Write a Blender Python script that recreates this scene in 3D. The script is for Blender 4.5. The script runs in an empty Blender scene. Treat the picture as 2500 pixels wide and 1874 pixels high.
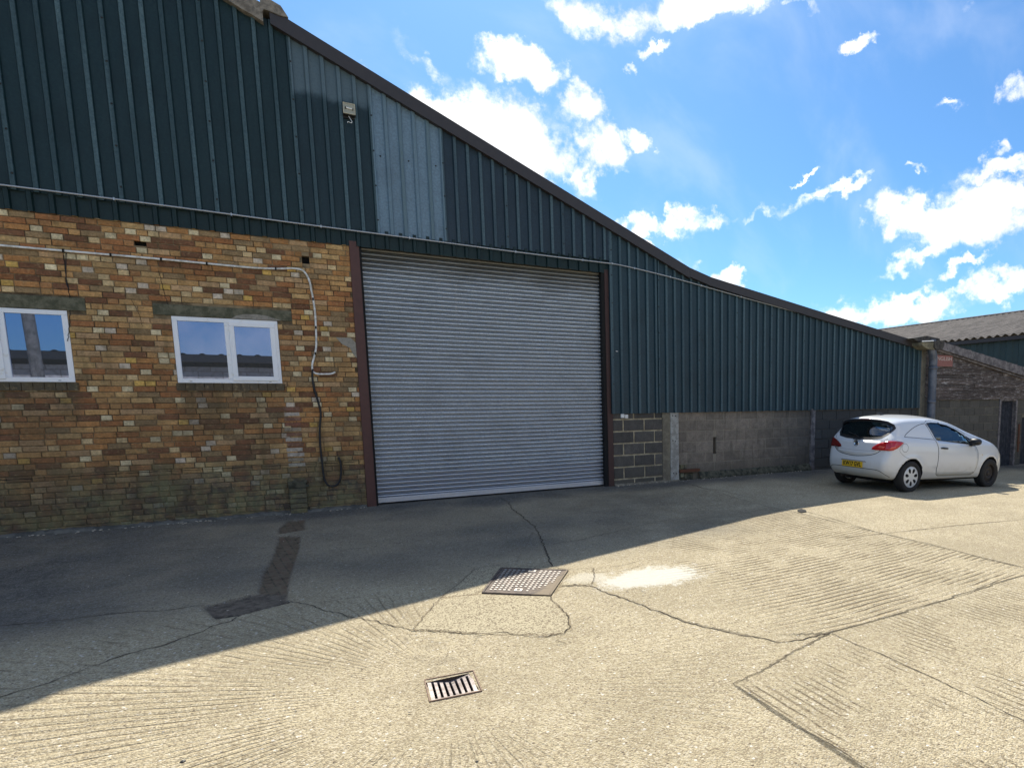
import bpy, bmesh, math, random
import numpy as np
from mathutils import Vector, Matrix
R = math.radians
random.seed(7); rng = np.random.default_rng(7)
SC = bpy.context.scene; COL = SC.collection
# ------------------------------------------------------------------ camera
F, SX, SY, YAW, PITCH, ROLL, DIST, CAMH = 1522.79, 392.463, 234.357, 0.5400073, -0.1240313, -0.0091665, 10.88893, 1.6
cy, sy_, cp, sp = math.cos(YAW), math.sin(YAW), math.cos(PITCH), math.sin(PITCH)
fw = Vector((sy_*cp, cy*cp, sp)); r_ = Vector((cy, -sy_, 0)); u_ = r_.cross(fw)
r2 = math.cos(ROLL)*r_+math.sin(ROLL)*u_; u2 = -math.sin(ROLL)*r_+math.cos(ROLL)*u_
cam = bpy.data.cameras.new('camera'); co = bpy.data.objects.new('camera', cam); COL.objects.link(co)
cam.sensor_width = 36; cam.lens = F/2500*36; cam.shift_x = -SX/2500; cam.shift_y = SY/2500
cam.clip_end = 3000; cam.clip_start = .05
m = Matrix(((r2.x, u2.x, -fw.x, 0), (r2.y, u2.y, -fw.y, -DIST), (r2.z, u2.z, -fw.z, CAMH), (0, 0, 0, 1)))
co.matrix_world = m; SC.camera = co
# ------------------------------------------------------------------ light
SUN_EL, SUN_AZ = R(50.4), R(17)
SC.view_settings.view_transform = 'Standard'; SC.view_settings.look = 'None'
SC.view_settings.exposure = 0.70; SC.view_settings.gamma = 1
sl = bpy.data.lights.new('sun', 'SUN'); sl.energy = 4.6; sl.angle = R(.5); sl.color = (1, .93, .8)
so = bpy.data.objects.new('sun', sl); COL.objects.link(so); so.location = (0, 0, 30)
sd = Vector((math.sin(SUN_AZ)*math.cos(SUN_EL), math.cos(SUN_AZ)*math.cos(SUN_EL), math.sin(SUN_EL)))
so.rotation_euler = sd.to_track_quat('Z', 'Y').to_euler()
SKY = .064

# ------------------------------------------------------------------ node helper
class NT:
    def __init__(s, tree): s.t = tree; s.n = tree.nodes; s.l = tree.links
    def new(s, typ, ins=None, **kw):
        nd = s.n.new(typ)
        for k, v in kw.items(): setattr(nd, k, v)
        for k, v in (ins or {}).items(): s.set(nd.inputs[k], v)
        return nd
    def set(s, sock, v):
        if isinstance(v, bpy.types.NodeSocket): s.l.new(v, sock)
        elif isinstance(v, bpy.types.Node): s.l.new(v.outputs[0], sock)
        else:
            if isinstance(v, (tuple, list)) and len(v) == 3 and sock.type == 'RGBA': v = (*v, 1)
            sock.default_value = v
    def m(s, op, a, b=0., c=0., clamp=False):
        nd = s.n.new('ShaderNodeMath'); nd.operation = op; nd.use_clamp = clamp
        s.set(nd.inputs[0], a); s.set(nd.inputs[1], b)
        if len(nd.inputs) > 2: s.set(nd.inputs[2], c)
        return nd.outputs[0]
    def vm(s, op, a, b=(0, 0, 0)):
        nd = s.n.new('ShaderNodeVectorMath'); nd.operation = op
        s.set(nd.inputs[0], a); s.set(nd.inputs[1], b)
        return nd.outputs['Value'] if op in ('DOT_PRODUCT', 'LENGTH') else nd.outputs[0]
    def mr(s, v, a, b, c=0., d=1., smooth=True):
        nd = s.n.new('ShaderNodeMapRange'); nd.interpolation_type = 'SMOOTHSTEP' if smooth else 'LINEAR'
        for k, x in zip(('Value', 'From Min', 'From Max', 'To Min', 'To Max'), (v, a, b, c, d)): s.set(nd.inputs[k], x)
        return nd.outputs[0]
    def mix(s, f, a, b, blend='MIX'):
        nd = s.n.new('ShaderNodeMix'); nd.data_type = 'RGBA'; nd.blend_type = blend
        s.set(nd.inputs[0], f); s.set(nd.inputs[6], a); s.set(nd.inputs[7], b)
        return nd.outputs[2]
    def noise(s, vec, scale, detail=4, rough=.55, dist=0, col=False):
        nd = s.new('ShaderNodeTexNoise', {'Scale': scale, 'Detail': detail, 'Roughness': rough, 'Distortion': dist})
        if vec is not None: s.set(nd.inputs['Vector'], vec)
        return nd.outputs[1 if col else 0]
    def attr(s, name, out=2):
        nd = s.n.new('ShaderNodeAttribute'); nd.attribute_name = name; return nd.outputs[out]

def mat(name, base=(.5, .5, .5), rough=.6, metal=0., build=None, **kw):
    M = bpy.data.materials.new(name); M.use_nodes = True; t = NT(M.node_tree)
    b = t.n['Principled BSDF']
    t.set(b.inputs['Base Color'], base); b.inputs['Roughness'].default_value = rough; b.inputs['Metallic'].default_value = metal
    for k, v in kw.items(): t.set(b.inputs[k.replace('_', ' ')], v)
    if build:
        pos = t.new('ShaderNodeNewGeometry').outputs['Position']
        build(t, b, pos)
    return M
def bump(t, b, h, strength=.5, dist=.01):
    nd = t.new('ShaderNodeBump', {'Height': h, 'Strength': strength, 'Distance': dist}); t.l.new(nd.outputs[0], b.inputs['Normal'])

# ------------------------------------------------------------------ world: sky + clouds in fixed directions of the sky
W = bpy.data.worlds.new('World'); SC.world = W; W.use_nodes = True
w = NT(W.node_tree); bg = w.n['Background']
sky = w.new('ShaderNodeTexSky', sky_type='NISHITA', sun_disc=False, sun_elevation=SUN_EL, sun_rotation=SUN_AZ, air_density=1.0, dust_density=.6, ozone_density=2.2, altitude=50)
dirv = w.new('ShaderNodeTexCoord').outputs['Generated']
CX, CYv, CZ = Vector((.8577, -.5141, 0)), Vector((.0636, .1061, .9923)), Vector((.5102, .8512, -.1237))   # a fixed frame of sky directions
df = w.vm('DOT_PRODUCT', dirv, tuple(CZ)); dfc = w.m('MAXIMUM', df, .05)
ga = w.m('DIVIDE', w.vm('DOT_PRODUCT', dirv, tuple(CX)), dfc); gb = w.m('DIVIDE', w.vm('DOT_PRODUCT', dirv, tuple(CYv)), dfc)
gv = w.new('ShaderNodeCombineXYZ', {'X': ga, 'Y': gb}).outputs[0]
nlow = w.noise(dirv, 9, 3, .5, 0, True); nhi = w.noise(dirv, 30, 5, .6, 0, True)
o1 = w.vm('SUBTRACT', nlow, (.5, .5, .5)); o2 = w.vm('SUBTRACT', nhi, (.5, .5, .5))
sc1 = w.n.new('ShaderNodeVectorMath'); sc1.operation = 'SCALE'; w.set(sc1.inputs[0], o1); sc1.inputs[3].default_value = .075
sc2 = w.n.new('ShaderNodeVectorMath'); sc2.operation = 'SCALE'; w.set(sc2.inputs[0], o2); sc2.inputs[3].default_value = .085
gw = w.vm('ADD', w.vm('ADD', gv, sc1.outputs[0]), sc2.outputs[0])
BL = [(1030, 262, 150, 62, 14, 1), (1130, 300, 110, 70, 30, 1), (960, 230, 75, 38, 10, 1), (1305, 330, 48, 50, -40, .9), (1275, 240, 42, 40, -40, .75),
      (1265, 395, 26, 34, 10, .75), (1385, 303, 36, 20, 5, .8), (1115, 130, 62, 34, 10, .95), (1195, 158, 48, 30, 15, .95), (1290, 28, 80, 46, 20, .85),
      (1370, 40, 60, 32, 0, .75), (1545, 12, 125, 36, -8, 1), (1470, 25, 60, 36, 0, .9), (1335, 78, 26, 16, -30, .7), (1418, 105, 22, 12, 0, .6), (1373, 138, 16, 9, 0, .65), (1740, 8, 34, 14, 10, .6),
      (1430, 477, 85, 24, -8, .9), (1500, 470, 46, 24, 0, .9), (1440, 545, 60, 16, 24, .9), (1578, 592, 32, 17, 0, .9), (1862, 84, 34, 13, -14, .95),
      (1835, 392, 60, 13, -22, .75), (1770, 425, 75, 14, -18, .6), (1680, 455, 95, 12, -6, .5), (1742, 382, 22, 5, -12, .6), (2000, 470, 95, 40, 6, 1), (2120, 470, 120, 62, -6, 1), (2190, 440, 60, 40, -20, 1),
      (2000, 545, 85, 20, -18, .85), (2165, 372, 90, 20, -14, .85), (2150, 330, 12, 22, 30, .6), (2085, 583, 78, 12, -20, .85), (1950, 670, 130, 32, -6, 1), (1850, 690, 60, 24, 0, .9), (2175, 622, 75, 32, -6, 1),
      (2075, 640, 90, 14, -6, .75), (2060, 243, 28, 8, -8, .65), (2200, 195, 40, 22, -50, .6), (2095, 5, 20, 24, 10, .5), (930, 130, 75, 20, 52, .5), (895, 80, 50, 16, 50, .35), (810, 152, 45, 12, 30, .55), (2000, 368, 30, 6, -5, .45)]
dens = None
KP = 2212/2500
for (px, py, a, b_, rot, st) in BL:
    gx = (px/KP-1250-SX)/F; gy = -(py/KP-937-SY)/F
    mp = w.new('ShaderNodeMapping', {'Vector': gw, 'Location': (gx, gy, 0), 'Rotation': (0, 0, -R(rot)), 'Scale': (a/KP/F*1.22, b_/KP/F*1.22, 1)}, vector_type='TEXTURE')
    d = w.mr(w.vm('LENGTH', mp.outputs[0]), 1.5, .25, 0, st)
    dens = d if dens is None else w.m('MAXIMUM', dens, d)
fb = w.noise(dirv, 16, 7, .62)
fine = w.noise(dirv, 55, 5, .65)
front = w.mr(df, .12, .3)
dens = w.m('MULTIPLY', dens, front)
tex = w.m('ADD', w.m('MULTIPLY', w.m('SUBTRACT', fb, .5), 1.9), w.m('MULTIPLY', w.m('SUBTRACT', fine, .5), 1.1))
cl = w.mr(w.m('ADD', dens, w.m('MULTIPLY', tex, w.mr(dens, 0, .3))), .12, 1.0)
fringe = w.m('MULTIPLY', w.mr(dens, .02, .6), w.mr(w.noise(dirv, 22, 6, .7), .4, .7, 0, .4))
cl = w.m('MAXIMUM', cl, fringe)
strv = w.new('ShaderNodeMapping', {'Vector': dirv, 'Rotation': (0, R(35), R(20)), 'Scale': (3, 9, 5)}).outputs[0]
haz = w.m('MULTIPLY', w.mr(w.noise(strv, 1.3, 5, .55, .4), .45, .8), .2)
back = w.m('MULTIPLY', w.mr(w.noise(dirv, 3.2, 7, .6), .46, .66), w.m('SUBTRACT', 1, front))  # clouds behind the view, for window reflections and neutral fill
cl = w.m('MAXIMUM', w.m('MAXIMUM', cl, haz), w.m('MULTIPLY', back, .8))
skyc = w.mix(1, sky.outputs[0], (.70, 1.15, 1.50), 'MULTIPLY')
shade = w.mr(w.noise(dirv, 7, 4, .5), .3, .62, .80, 1.0)
cc = w.mix(1, (14.5, 14.5, 14.5), w.new('ShaderNodeCombineXYZ', {'X': shade, 'Y': shade, 'Z': w.m('POWER', shade, .8)}).outputs[0], 'MULTIPLY')
zen_fill = w.mr(w.new('ShaderNodeSeparateXYZ', {'Vector': dirv}).outputs[2], .66, .8)
cl = w.m('POWER', cl, 1.25)
cl = w.m('MAXIMUM', cl, w.m('MULTIPLY', zen_fill, w.mr(w.noise(dirv, 3.6, 7, .6), .44, .66, 0, .6)))  # unseen overhead clouds, added as neutral fill light
w.set(bg.inputs['Color'], w.mix(cl, skyc, cc)); bg.inputs['Strength'].default_value = SKY

# ------------------------------------------------------------------ objects helpers
def tag(o, label=None, cat=None, group=None, kind=None):
    for k, v in (('label', label), ('category', cat), ('group', group), ('kind', kind)):
        if v: o[k] = v
    return o
def empty(name, loc=(0, 0, 0), rot=(0, 0, 0), **k):
    o = bpy.data.objects.new(name, None); COL.objects.link(o); o.location = loc; o.rotation_euler = rot; o.empty_display_size = .2
    return tag(o, **k)
class MB:
    def __init__(s): s.v = []; s.f = []; s.mi = []; s.c = []; s.sm = []
    def add(s, vs, fs, mi=0, col=None, smooth=False):
        o = len(s.v); s.v += [tuple(v) for v in vs]; s.f += [tuple(i+o for i in f) for f in fs]
        s.mi += [mi]*len(fs); s.c += [col or (1, 1, 1)]*len(fs); s.sm += [smooth]*len(fs); return s
    def box(s, x0, x1, y0, y1, z0, z1, mi=0, col=None, M=None):
        vs = [(x, y, z) for x in (x0, x1) for y in (y0, y1) for z in (z0, z1)]
        if M: vs = [M @ Vector(v) for v in vs]
        return s.add(vs, [(0, 1, 3, 2), (4, 6, 7, 5), (0, 4, 5, 1), (2, 3, 7, 6), (0, 2, 6, 4), (1, 5, 7, 3)], mi, col)
    def prism(s, pts, y0, y1, mi=0, col=None, axis='Y'):
        n = len(pts)
        P = (lambda a, b, t: (a, t, b)) if axis == 'Y' else ((lambda a, b, t: (t, a, b)) if axis == 'X' else (lambda a, b, t: (a, b, t)))
        vs = [P(a, b, y0) for a, b in pts]+[P(a, b, y1) for a, b in pts]
        fs = [tuple(range(n)), tuple(range(2*n-1, n-1, -1))]+[(i, i+n, (i+1) % n+n, (i+1) % n) for i in range(n)]
        return s.add(vs, fs, mi, col)
    def tube(s, pts, rad, seg=8, mi=0, col=None, caps=True):
        pts = [Vector(p) for p in pts]; n = len(pts); vs = []; up = None
        for i, p in enumerate(pts):
            t = (pts[min(i+1, n-1)]-pts[max(i-1, 0)]).normalized()
            a = Vector((0, 0, 1)) if abs(t.z) < .9 else Vector((0, 1, 0))
            if up is None: up = (a-t*a.dot(t)).normalized()
            else:
                up = up-t*up.dot(t); up = up.normalized() if up.length > 1e-4 else (a-t*a.dot(t)).normalized()
            w_ = t.cross(up); rr = rad[i] if isinstance(rad, (list, tuple)) else rad
            vs += [p+rr*(math.cos(q)*up+math.sin(q)*w_) for q in (2*math.pi*k/seg for k in range(seg))]
        fs = [(i*seg+k, (i+1)*seg+k, (i+1)*seg+(k+1) % seg, i*seg+(k+1) % seg) for i in range(n-1) for k in range(seg)]
        s.add(vs, fs, mi, col, True)
        if caps: s.add(vs[:seg], [tuple(range(seg))], mi, col); s.add(vs[-seg:], [tuple(range(seg-1, -1, -1))], mi, col)
        return s
    def lathe(s, prof, seg=32, axis='Y', c=(0, 0, 0), mi=0, smooth=True):      # prof: (radius, along)
        vs = []
        for r, a in prof:
            for k in range(seg):
                q = 2*math.pi*k/seg; x, z = r*math.cos(q), r*math.sin(q)
                vs.append((c[0]+x, c[1]+a, c[2]+z) if axis == 'Y' else (c[0]+x, c[1]+z, c[2]+a))
        fs = [(i*seg+k, i*seg+(k+1) % seg, (i+1)*seg+(k+1) % seg, (i+1)*seg+k) for i in range(len(prof)-1) for k in range(seg)]
        return s.add(vs, fs, mi, None, smooth)
    def build(s, name, mats, parent=None, fixn=True, bevel=0, **k):
        me = bpy.data.meshes.new(name); me.from_pydata(s.v, [], s.f); mats = mats if isinstance(mats, (list, tuple)) else [mats]
        for q in mats: me.materials.append(q)
        me.polygons.foreach_set('material_index', s.mi); me.polygons.foreach_set('use_smooth', s.sm)
        ca = me.color_attributes.new('tint', 'FLOAT_COLOR', 'CORNER')
        arr = np.repeat(np.array([(*c, 1) for c in s.c], float), [len(f) for f in s.f], axis=0); ca.data.foreach_set('color', arr.ravel())
        if fixn:
            bm = bmesh.new(); bm.from_mesh(me); bmesh.ops.recalc_face_normals(bm, faces=bm.faces); bm.to_mesh(me); bm.free()
        me.update(); o = bpy.data.objects.new(name, me); COL.objects.link(o); o.parent = parent
        if bevel:
            b = o.modifiers.new('bevel', 'BEVEL'); b.width = bevel; b.segments = 2; b.limit_method = 'ANGLE'
        return tag(o, **k)
def S(t): t = np.clip(t, 0, 1); return t*t*(3-2*t)
def gz(x, y):
    k = S((x-7.5)/2); return -.42*S((x-9)/11)-(.13+.015*k)*S(-y/(3.2-1.4*k))-.07*S((-y-3)/5)
def smooth_path(pts, n=6):
    P = [Vector(p) for p in pts]; out = []
    for i in range(len(P)-1):
        a, b, c, d = P[max(i-1, 0)], P[i], P[i+1], P[min(i+2, len(P)-1)]
        for k in range(n):
            t = k/n; out.append(.5*((2*b)+(c-a)*t+(2*a-5*b+4*c-d)*t*t+(3*b-a-3*c+d)*t**3))
    return out+[P[-1]]

# ------------------------------------------------------------------ materials
def tinted(scale=40, amt=.5, bs=.4, bd=.004, stain=None):
    def f(t, b, pos):
        c = t.attr('tint', 0); n = t.noise(pos, scale, 6, .72); n2 = t.noise(pos, 7, 5, .7)
        c = t.mix(1, c, t.new('ShaderNodeCombineXYZ', {k: t.mr(n, .25, .75, 1-amt, 1+amt*.6, False) for k in 'XYZ'}).outputs[0], 'MULTIPLY')
        c = t.mix(1, c, t.new('ShaderNodeCombineXYZ', {k: t.mr(n2, .3, .7, .78, 1.15) for k in 'XYZ'}).outputs[0], 'MULTIPLY')
        if stain: c = stain(t, c, pos)
        t.set(b.inputs['Base Color'], c); bump(t, b, n, bs, bd)
    return f
def brick_stain(t, c, pos):
    s = t.new('ShaderNodeSeparateXYZ', {'Vector': pos}); z = s.outputs[2]; x = s.outputs[0]
    n = t.noise(pos, 1.6, 5, .6); n2 = t.noise(pos, 9, 5, .7)
    k = t.m('ADD', z, t.m('MULTIPLY', t.m('SUBTRACT', n, .5), -1.1))
    low = t.mr(k, 1.15, .35)
    c = t.mix(t.m('MULTIPLY', low, t.mr(n2, .3, .7, .68, .97)), c, t.mix(t.mr(t.noise(pos, 3.4, 5, .7), .38, .62), (.05, .05, .045), (.15, .16, .085)))
    ol = t.mr(t.noise(pos, 2.1, 6, .7), .5, .64); c = t.mix(t.m('MULTIPLY', ol, .22), c, (.14, .10, .05))
    # moss green towards the left, dull run-off under the sills
    g = t.m('MULTIPLY', t.mr(x, .2, -2.2), t.mr(n2, .5, .7)); c = t.mix(t.m('MULTIPLY', g, .3), c, (.07, .08, .035))
    for (a, b_) in ((-1.36, -.14), (-3.62, -2.4)):
        u = t.m('MULTIPLY', t.mr(x, a-.12, a+.1), t.mr(x, b_+.12, b_-.1)); u = t.m('MULTIPLY', u, t.m('MULTIPLY', t.mr(z, .9, 1.7), t.mr(z, 1.95, 1.9)))
        c = t.mix(t.m('MULTIPLY', u, t.mr(n, .3, .7, .25, .75)), c, (.075, .062, .04))
    st = t.new('ShaderNodeMapping', {'Vector': pos, 'Scale': (5, 1, .6)}).outputs[0]
    bl = t.m('MULTIPLY', t.mr(t.noise(pos, .95, 6, .7), .40, .62), t.mr(z, 3.4, 1.4, .25, 1)); c = t.mix(t.m('MULTIPLY', bl, .45), c, (.12, .078, .036))
    sm = t.mr(t.noise(pos, 19, 6, .75), .54, .64); c = t.mix(t.m('MULTIPLY', sm, .45), c, (.34, .25, .13))
    v = t.mr(t.noise(st, 1.2, 5, .65), .52, .68); c = t.mix(t.m('MULTIPLY', v, .38), c, (.10, .075, .03))
    return c
M_brick = mat('brick', rough=.93, build=tinted(38, .62, .6, .005, brick_stain))
M_mortar = mat('mortar', rough=.97, build=lambda t, b, p: (t.set(b.inputs['Base Color'], brick_stain(t, t.mix(t.mr(t.noise(p, 2.2, 5, .6), .4, .6), (.07, .05, .03), (.30, .22, .125)), p)), bump(t, b, t.noise(p, 90, 4), .7, .004)))
def blk_stain(t, c, pos):
    s = t.new('ShaderNodeSeparateXYZ', {'Vector': pos}); z = s.outputs[2]; x = s.outputs[0]; n = t.noise(pos, 3.2, 5, .65)
    lo = t.mr(t.m('ADD', z, t.m('MULTIPLY', t.m('SUBTRACT', n, .5), -.5)), .5, .02)
    c = t.mix(t.m('MULTIPLY', lo, .5), c, (.075, .07, .05))
    far = t.mr(t.m('ADD', x, t.m('MULTIPLY', n, 2.)), 9.6, 11.4); c = t.mix(t.m('MULTIPLY', far, .6), c, (.065, .062, .058))
    st = t.new('ShaderNodeMapping', {'Vector': pos, 'Scale': (7, 1, .8)}).outputs[0]
    return t.mix(t.m('MULTIPLY', t.mr(t.noise(st, 1.3, 4, .6), .55, .7), .5), c, (.06, .055, .045))
M_block = mat('concrete_block', rough=.95, build=tinted(70, .6, .9, .006, blk_stain))
M_bmort = mat('block_mortar', rough=.95, build=lambda t, b, p: (t.set(b.inputs['Base Color'], blk_stain(t, t.mix(t.noise(p, 8, 4), (.22, .19, .145), (.32, .275, .205)), p)), bump(t, b, t.noise(p, 90, 4), .5, .004)))
def conc(c1, c2, sc=6, bs=.6):
    def f(t, b, p):
        n = t.noise(p, sc, 6, .7); n2 = t.noise(p, 55, 4, .6)
        c = t.mix(t.mr(n, .38, .62), c1, c2); c = t.mix(t.mr(n2, .3, .42, .55, 0), c, (.03, .03, .025)); t.set(b.inputs['Base Color'], c); bump(t, b, n2, bs, .005)
    return f
M_lintel = mat('mossy_concrete', rough=.95, build=conc((.075, .075, .045), (.16, .15, .10), 9))
M_pillar = mat('pillar_concrete', rough=.92, build=conc((.26, .25, .22), (.42, .41, .37), 8))
M_pillar2 = mat('pillar_render', rough=.92, build=conc((.15, .13, .095), (.24, .21, .15), 5))
M_plinth = mat('mossy_plinth', rough=.97, build=conc((.03, .032, .022), (.10, .095, .065), 12))
M_scar = mat('lime_scar', rough=.95, build=conc((.42, .38, .32), (.22, .11, .07), 12))
M_patchm = mat('cement_patch', rough=.9, build=conc((.24, .22, .18), (.33, .30, .25), 9, .3))
def clad(base, dirt=.5, spec=.45, glow=None):
    def f(t, b, p):
        s = t.new('ShaderNodeSeparateXYZ', {'Vector': p})
        y = s.outputs[1]
        rib = t.m('MULTIPLY', t.mr(y, -.045, -.062), t.mr(t.noise(t.new('ShaderNodeMapping', {'Vector': p, 'Scale': (4, 0, .25)}).outputs[0], 1, 2), .35, .65, .35, 1.15))
        n = t.noise(p, 30, 6, .75); n2 = t.noise(p, 1.7, 5, .65); st = t.new('ShaderNodeMapping', {'Vector': p, 'Scale': (9, 1, .9)}).outputs[0]; n3 = t.noise(st, 1.4, 5, .65)
        c = t.mix(t.mr(n, .35, .7), base, tuple(v*1.7+.004 for v in base))
        c = t.mix(t.mr(n2, .45, .7, 0, .4), c, tuple(v*.62 for v in base))
        c = t.mix(t.mr(n3, .5, .7, 0, .35), c, tuple(v*1.5+.012 for v in base))
        c = t.mix(t.m('MULTIPLY', rib, t.mr(n, .3, .65, .35, .9)), c, (.080, .135, .155))
        if glow:
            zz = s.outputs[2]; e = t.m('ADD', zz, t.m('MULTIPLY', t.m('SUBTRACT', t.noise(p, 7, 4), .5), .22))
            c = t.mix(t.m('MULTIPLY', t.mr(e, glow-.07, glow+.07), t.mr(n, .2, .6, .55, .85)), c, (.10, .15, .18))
        t.set(b.inputs['Base Color'], c); bump(t, b, t.noise(p, 3, 3), .25, .01)
        t.set(b.inputs['Roughness'], t.mr(n, .3, .7, .38, .6)); b.inputs['Specular IOR Level'].default_value = spec
    return f
M_cladL = mat('green_sheet', build=clad((.004, .0185, .0225), spec=.32))
M_cladT = mat('green_sheet_sheen_top', build=clad((.005, .0195, .026), glow=6.02, spec=.34))  # pale upper part is a sky reflection put into the colour
M_cladX = mat('sky_sheen_sheet', build=clad((.10, .16, .21), spec=.6))  # sky reflection put into this sheet as a paler base colour
M_cladM = mat('slate_sheet', build=clad((.009, .023, .036), spec=.4))
M_cladR = mat('green_blue_sheet', build=clad((.010, .030, .042), spec=.38))
M_strip = mat('dark_green_strip', build=clad((.004, .016, .017), spec=.3))
M_barge = mat('brown_flashing', rough=.5, build=lambda t, b, p: (t.set(b.inputs['Base Color'], t.mix(t.noise(p, 14, 6, .7), (.022, .018, .018), (.046, .038, .038))), bump(t, b, t.noise(p, 4, 2), .15, .01)))
M_fibre = mat('fibre_cement', rough=.95, build=conc((.13, .115, .095), (.27, .24, .20), 7, .8))
M_roof = mat('weathered_fibre_roof', rough=.95, build=lambda t, b, p: (t.set(b.inputs['Base Color'], t.mix(t.mr(t.noise(p, 40, 5, .75), .62, .72), t.mix(t.mr(t.noise(p, 1.5, 6, .7), .35, .65), (.075, .066, .060), (.145, .128, .115)), (.5, .47, .42))), bump(t, b, t.noise(p, 30, 4), .4, .02)))
M_black = mat('black_rubber', (.012, .012, .013), .6)
M_dark = mat('dark_void', (.006, .006, .006), .9)
def galv(t, b, p):
    s = t.new('ShaderNodeSeparateXYZ', {'Vector': p}); n = t.noise(p, 45, 6, .75); st = t.new('ShaderNodeMapping', {'Vector': p, 'Scale': (.7, 1, 1)}).outputs[0]
    n2 = t.noise(st, 3, 4, .6); n3 = t.noise(p, 220, 2, .5)
    c = t.mix(t.mr(n, .3, .7), (.30, .335, .37), (.66, .72, .78)); c = t.mix(t.mr(n2, .45, .7, 0, .22), c, (.19, .215, .25))
    c = t.mix(t.mr(n3, .58, .68, 0, .8), c, (.82, .85, .88))
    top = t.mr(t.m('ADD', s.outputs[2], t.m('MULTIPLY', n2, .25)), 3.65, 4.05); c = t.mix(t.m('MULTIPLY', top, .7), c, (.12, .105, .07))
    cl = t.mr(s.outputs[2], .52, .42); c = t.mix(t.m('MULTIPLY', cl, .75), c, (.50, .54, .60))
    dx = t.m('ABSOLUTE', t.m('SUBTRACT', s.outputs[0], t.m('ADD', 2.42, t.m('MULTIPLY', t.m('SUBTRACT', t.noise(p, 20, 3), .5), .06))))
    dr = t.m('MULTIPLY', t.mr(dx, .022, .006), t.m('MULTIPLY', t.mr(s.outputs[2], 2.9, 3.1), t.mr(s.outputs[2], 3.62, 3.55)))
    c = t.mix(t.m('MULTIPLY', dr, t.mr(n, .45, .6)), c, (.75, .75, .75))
    t.set(b.inputs['Base Color'], c); t.set(b.inputs['Metallic'], t.mr(s.outputs[2], .52, .46, .22, .75)); t.set(b.inputs['Roughness'], t.mr(n, .3, .7, .34, .56)); bump(t, b, n, .25, .003)
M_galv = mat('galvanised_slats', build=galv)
M_zinc = mat('zinc_pipe', (.42, .43, .44), .4, .6)
M_frame = mat('oxide_steel', rough=.6, build=lambda t, b, p: t.set(b.inputs['Base Color'], t.mix(t.noise(p, 12, 5, .7), (.055, .022, .018), (.115, .045, .035))))
M_frameD = mat('dark_oxide_steel', rough=.6, build=lambda t, b, p: t.set(b.inputs['Base Color'], t.mix(t.noise(p, 12, 5, .7), (.03, .014, .012), (.075, .03, .024))))
M_upvc = mat('white_upvc', rough=.35, build=lambda t, b, p: t.set(b.inputs['Base Color'], t.mix(t.mr(t.noise(p, 10, 5, .7), .55, .8), (.86, .87, .88), (.66, .63, .53))))
M_white = mat('white_plastic', (.78, .78, .76), .4)
M_cond = mat('white_conduit', rough=.45, build=lambda t, b, p: t.set(b.inputs['Base Color'], t.mix(t.mr(t.noise(p, 18, 4), .4, .65), (.80, .79, .75), (.52, .50, .44))))
M_rust = mat('rust', rough=.9, build=lambda t, b, p: t.set(b.inputs['Base Color'], t.mix(t.noise(p, 20, 5, .7), (.06, .025, .015), (.17, .07, .035))))
def glassmat(name, rf=.26, tint=(.015, .018, .02)):
    M = bpy.data.materials.new(name); M.use_nodes = True; t = NT(M.node_tree); b = t.n['Principled BSDF']; out = t.n['Material Output']
    b.inputs['Base Color'].default_value = (*tint, 1); b.inputs['Roughness'].default_value = .3
    g = t.new('ShaderNodeBsdfGlossy', {'Color': (.43, .54, .87, 1), 'Roughness': .01})
    lw = t.new('ShaderNodeFresnel', {'IOR': 1.7}); mx = t.n.new('ShaderNodeMixShader')
    pos = t.new('ShaderNodeNewGeometry').outputs['Position']
    bp = t.new('ShaderNodeBump', {'Height': t.noise(pos, 1.8, 2), 'Strength': .03, 'Distance': .004}); t.l.new(bp.outputs[0], g.inputs['Normal'])
    t.set(mx.inputs[0], t.m('ADD', lw.outputs[0], rf, clamp=True)); t.l.new(b.outputs[0], mx.inputs[1]); t.l.new(g.outputs[0], mx.inputs[2]); t.l.new(mx.outputs[0], out.inputs[0])
    return M
M_glass = glassmat('window_glass')
M_drain = mat('grey_pvc', rough=.45, build=lambda t, b, p: t.set(b.inputs['Base Color'], t.mix(t.mr(t.noise(p, 5, 5, .7), .4, .65), (.085, .098, .125), (.15, .16, .185))))
def boards(t, b, p):
    s = t.new('ShaderNodeSeparateXYZ', {'Vector': p}); st = t.new('ShaderNodeMapping', {'Vector': p, 'Scale': (1.6, 1, 22)}).outputs[0]
    n = t.noise(st, 2, 6, .75); n2 = t.noise(p, 7, 5, .7)
    c = t.mix(t.mr(n, .35, .62), (.06, .045, .038), (.15, .12, .105)); c = t.mix(t.m('MULTIPLY', t.mr(n, .53, .6), t.mr(n2, .42, .58)), c, (.46, .43, .40))
    c = t.mix(1, c, t.attr('tint', 0), 'MULTIPLY'); t.set(b.inputs['Base Color'], c); bump(t, b, n, .7, .01)
M_boards = mat('weathered_boards', rough=.95, build=boards)
M_fasc = mat('grey_fascia', rough=.92, build=lambda t, b, p: t.set(b.inputs['Base Color'], t.mix(t.mr(t.noise(p, 6, 6, .75), .4, .6), (.10, .09, .09), (.24, .215, .21))))
M_bluedoor = mat('dark_blue_door', rough=.7, build=lambda t, b, p: t.set(b.inputs['Base Color'], t.mix(t.mr(t.noise(p, 9, 5, .7), .45, .65), (.012, .016, .026), (.04, .045, .06))))
M_cream = mat('cream_enamel', rough=.5, build=lambda t, b, p: t.set(b.inputs['Base Color'], t.mix(t.noise(p, 25, 4), (.40, .38, .28), (.56, .54, .42))))
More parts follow.
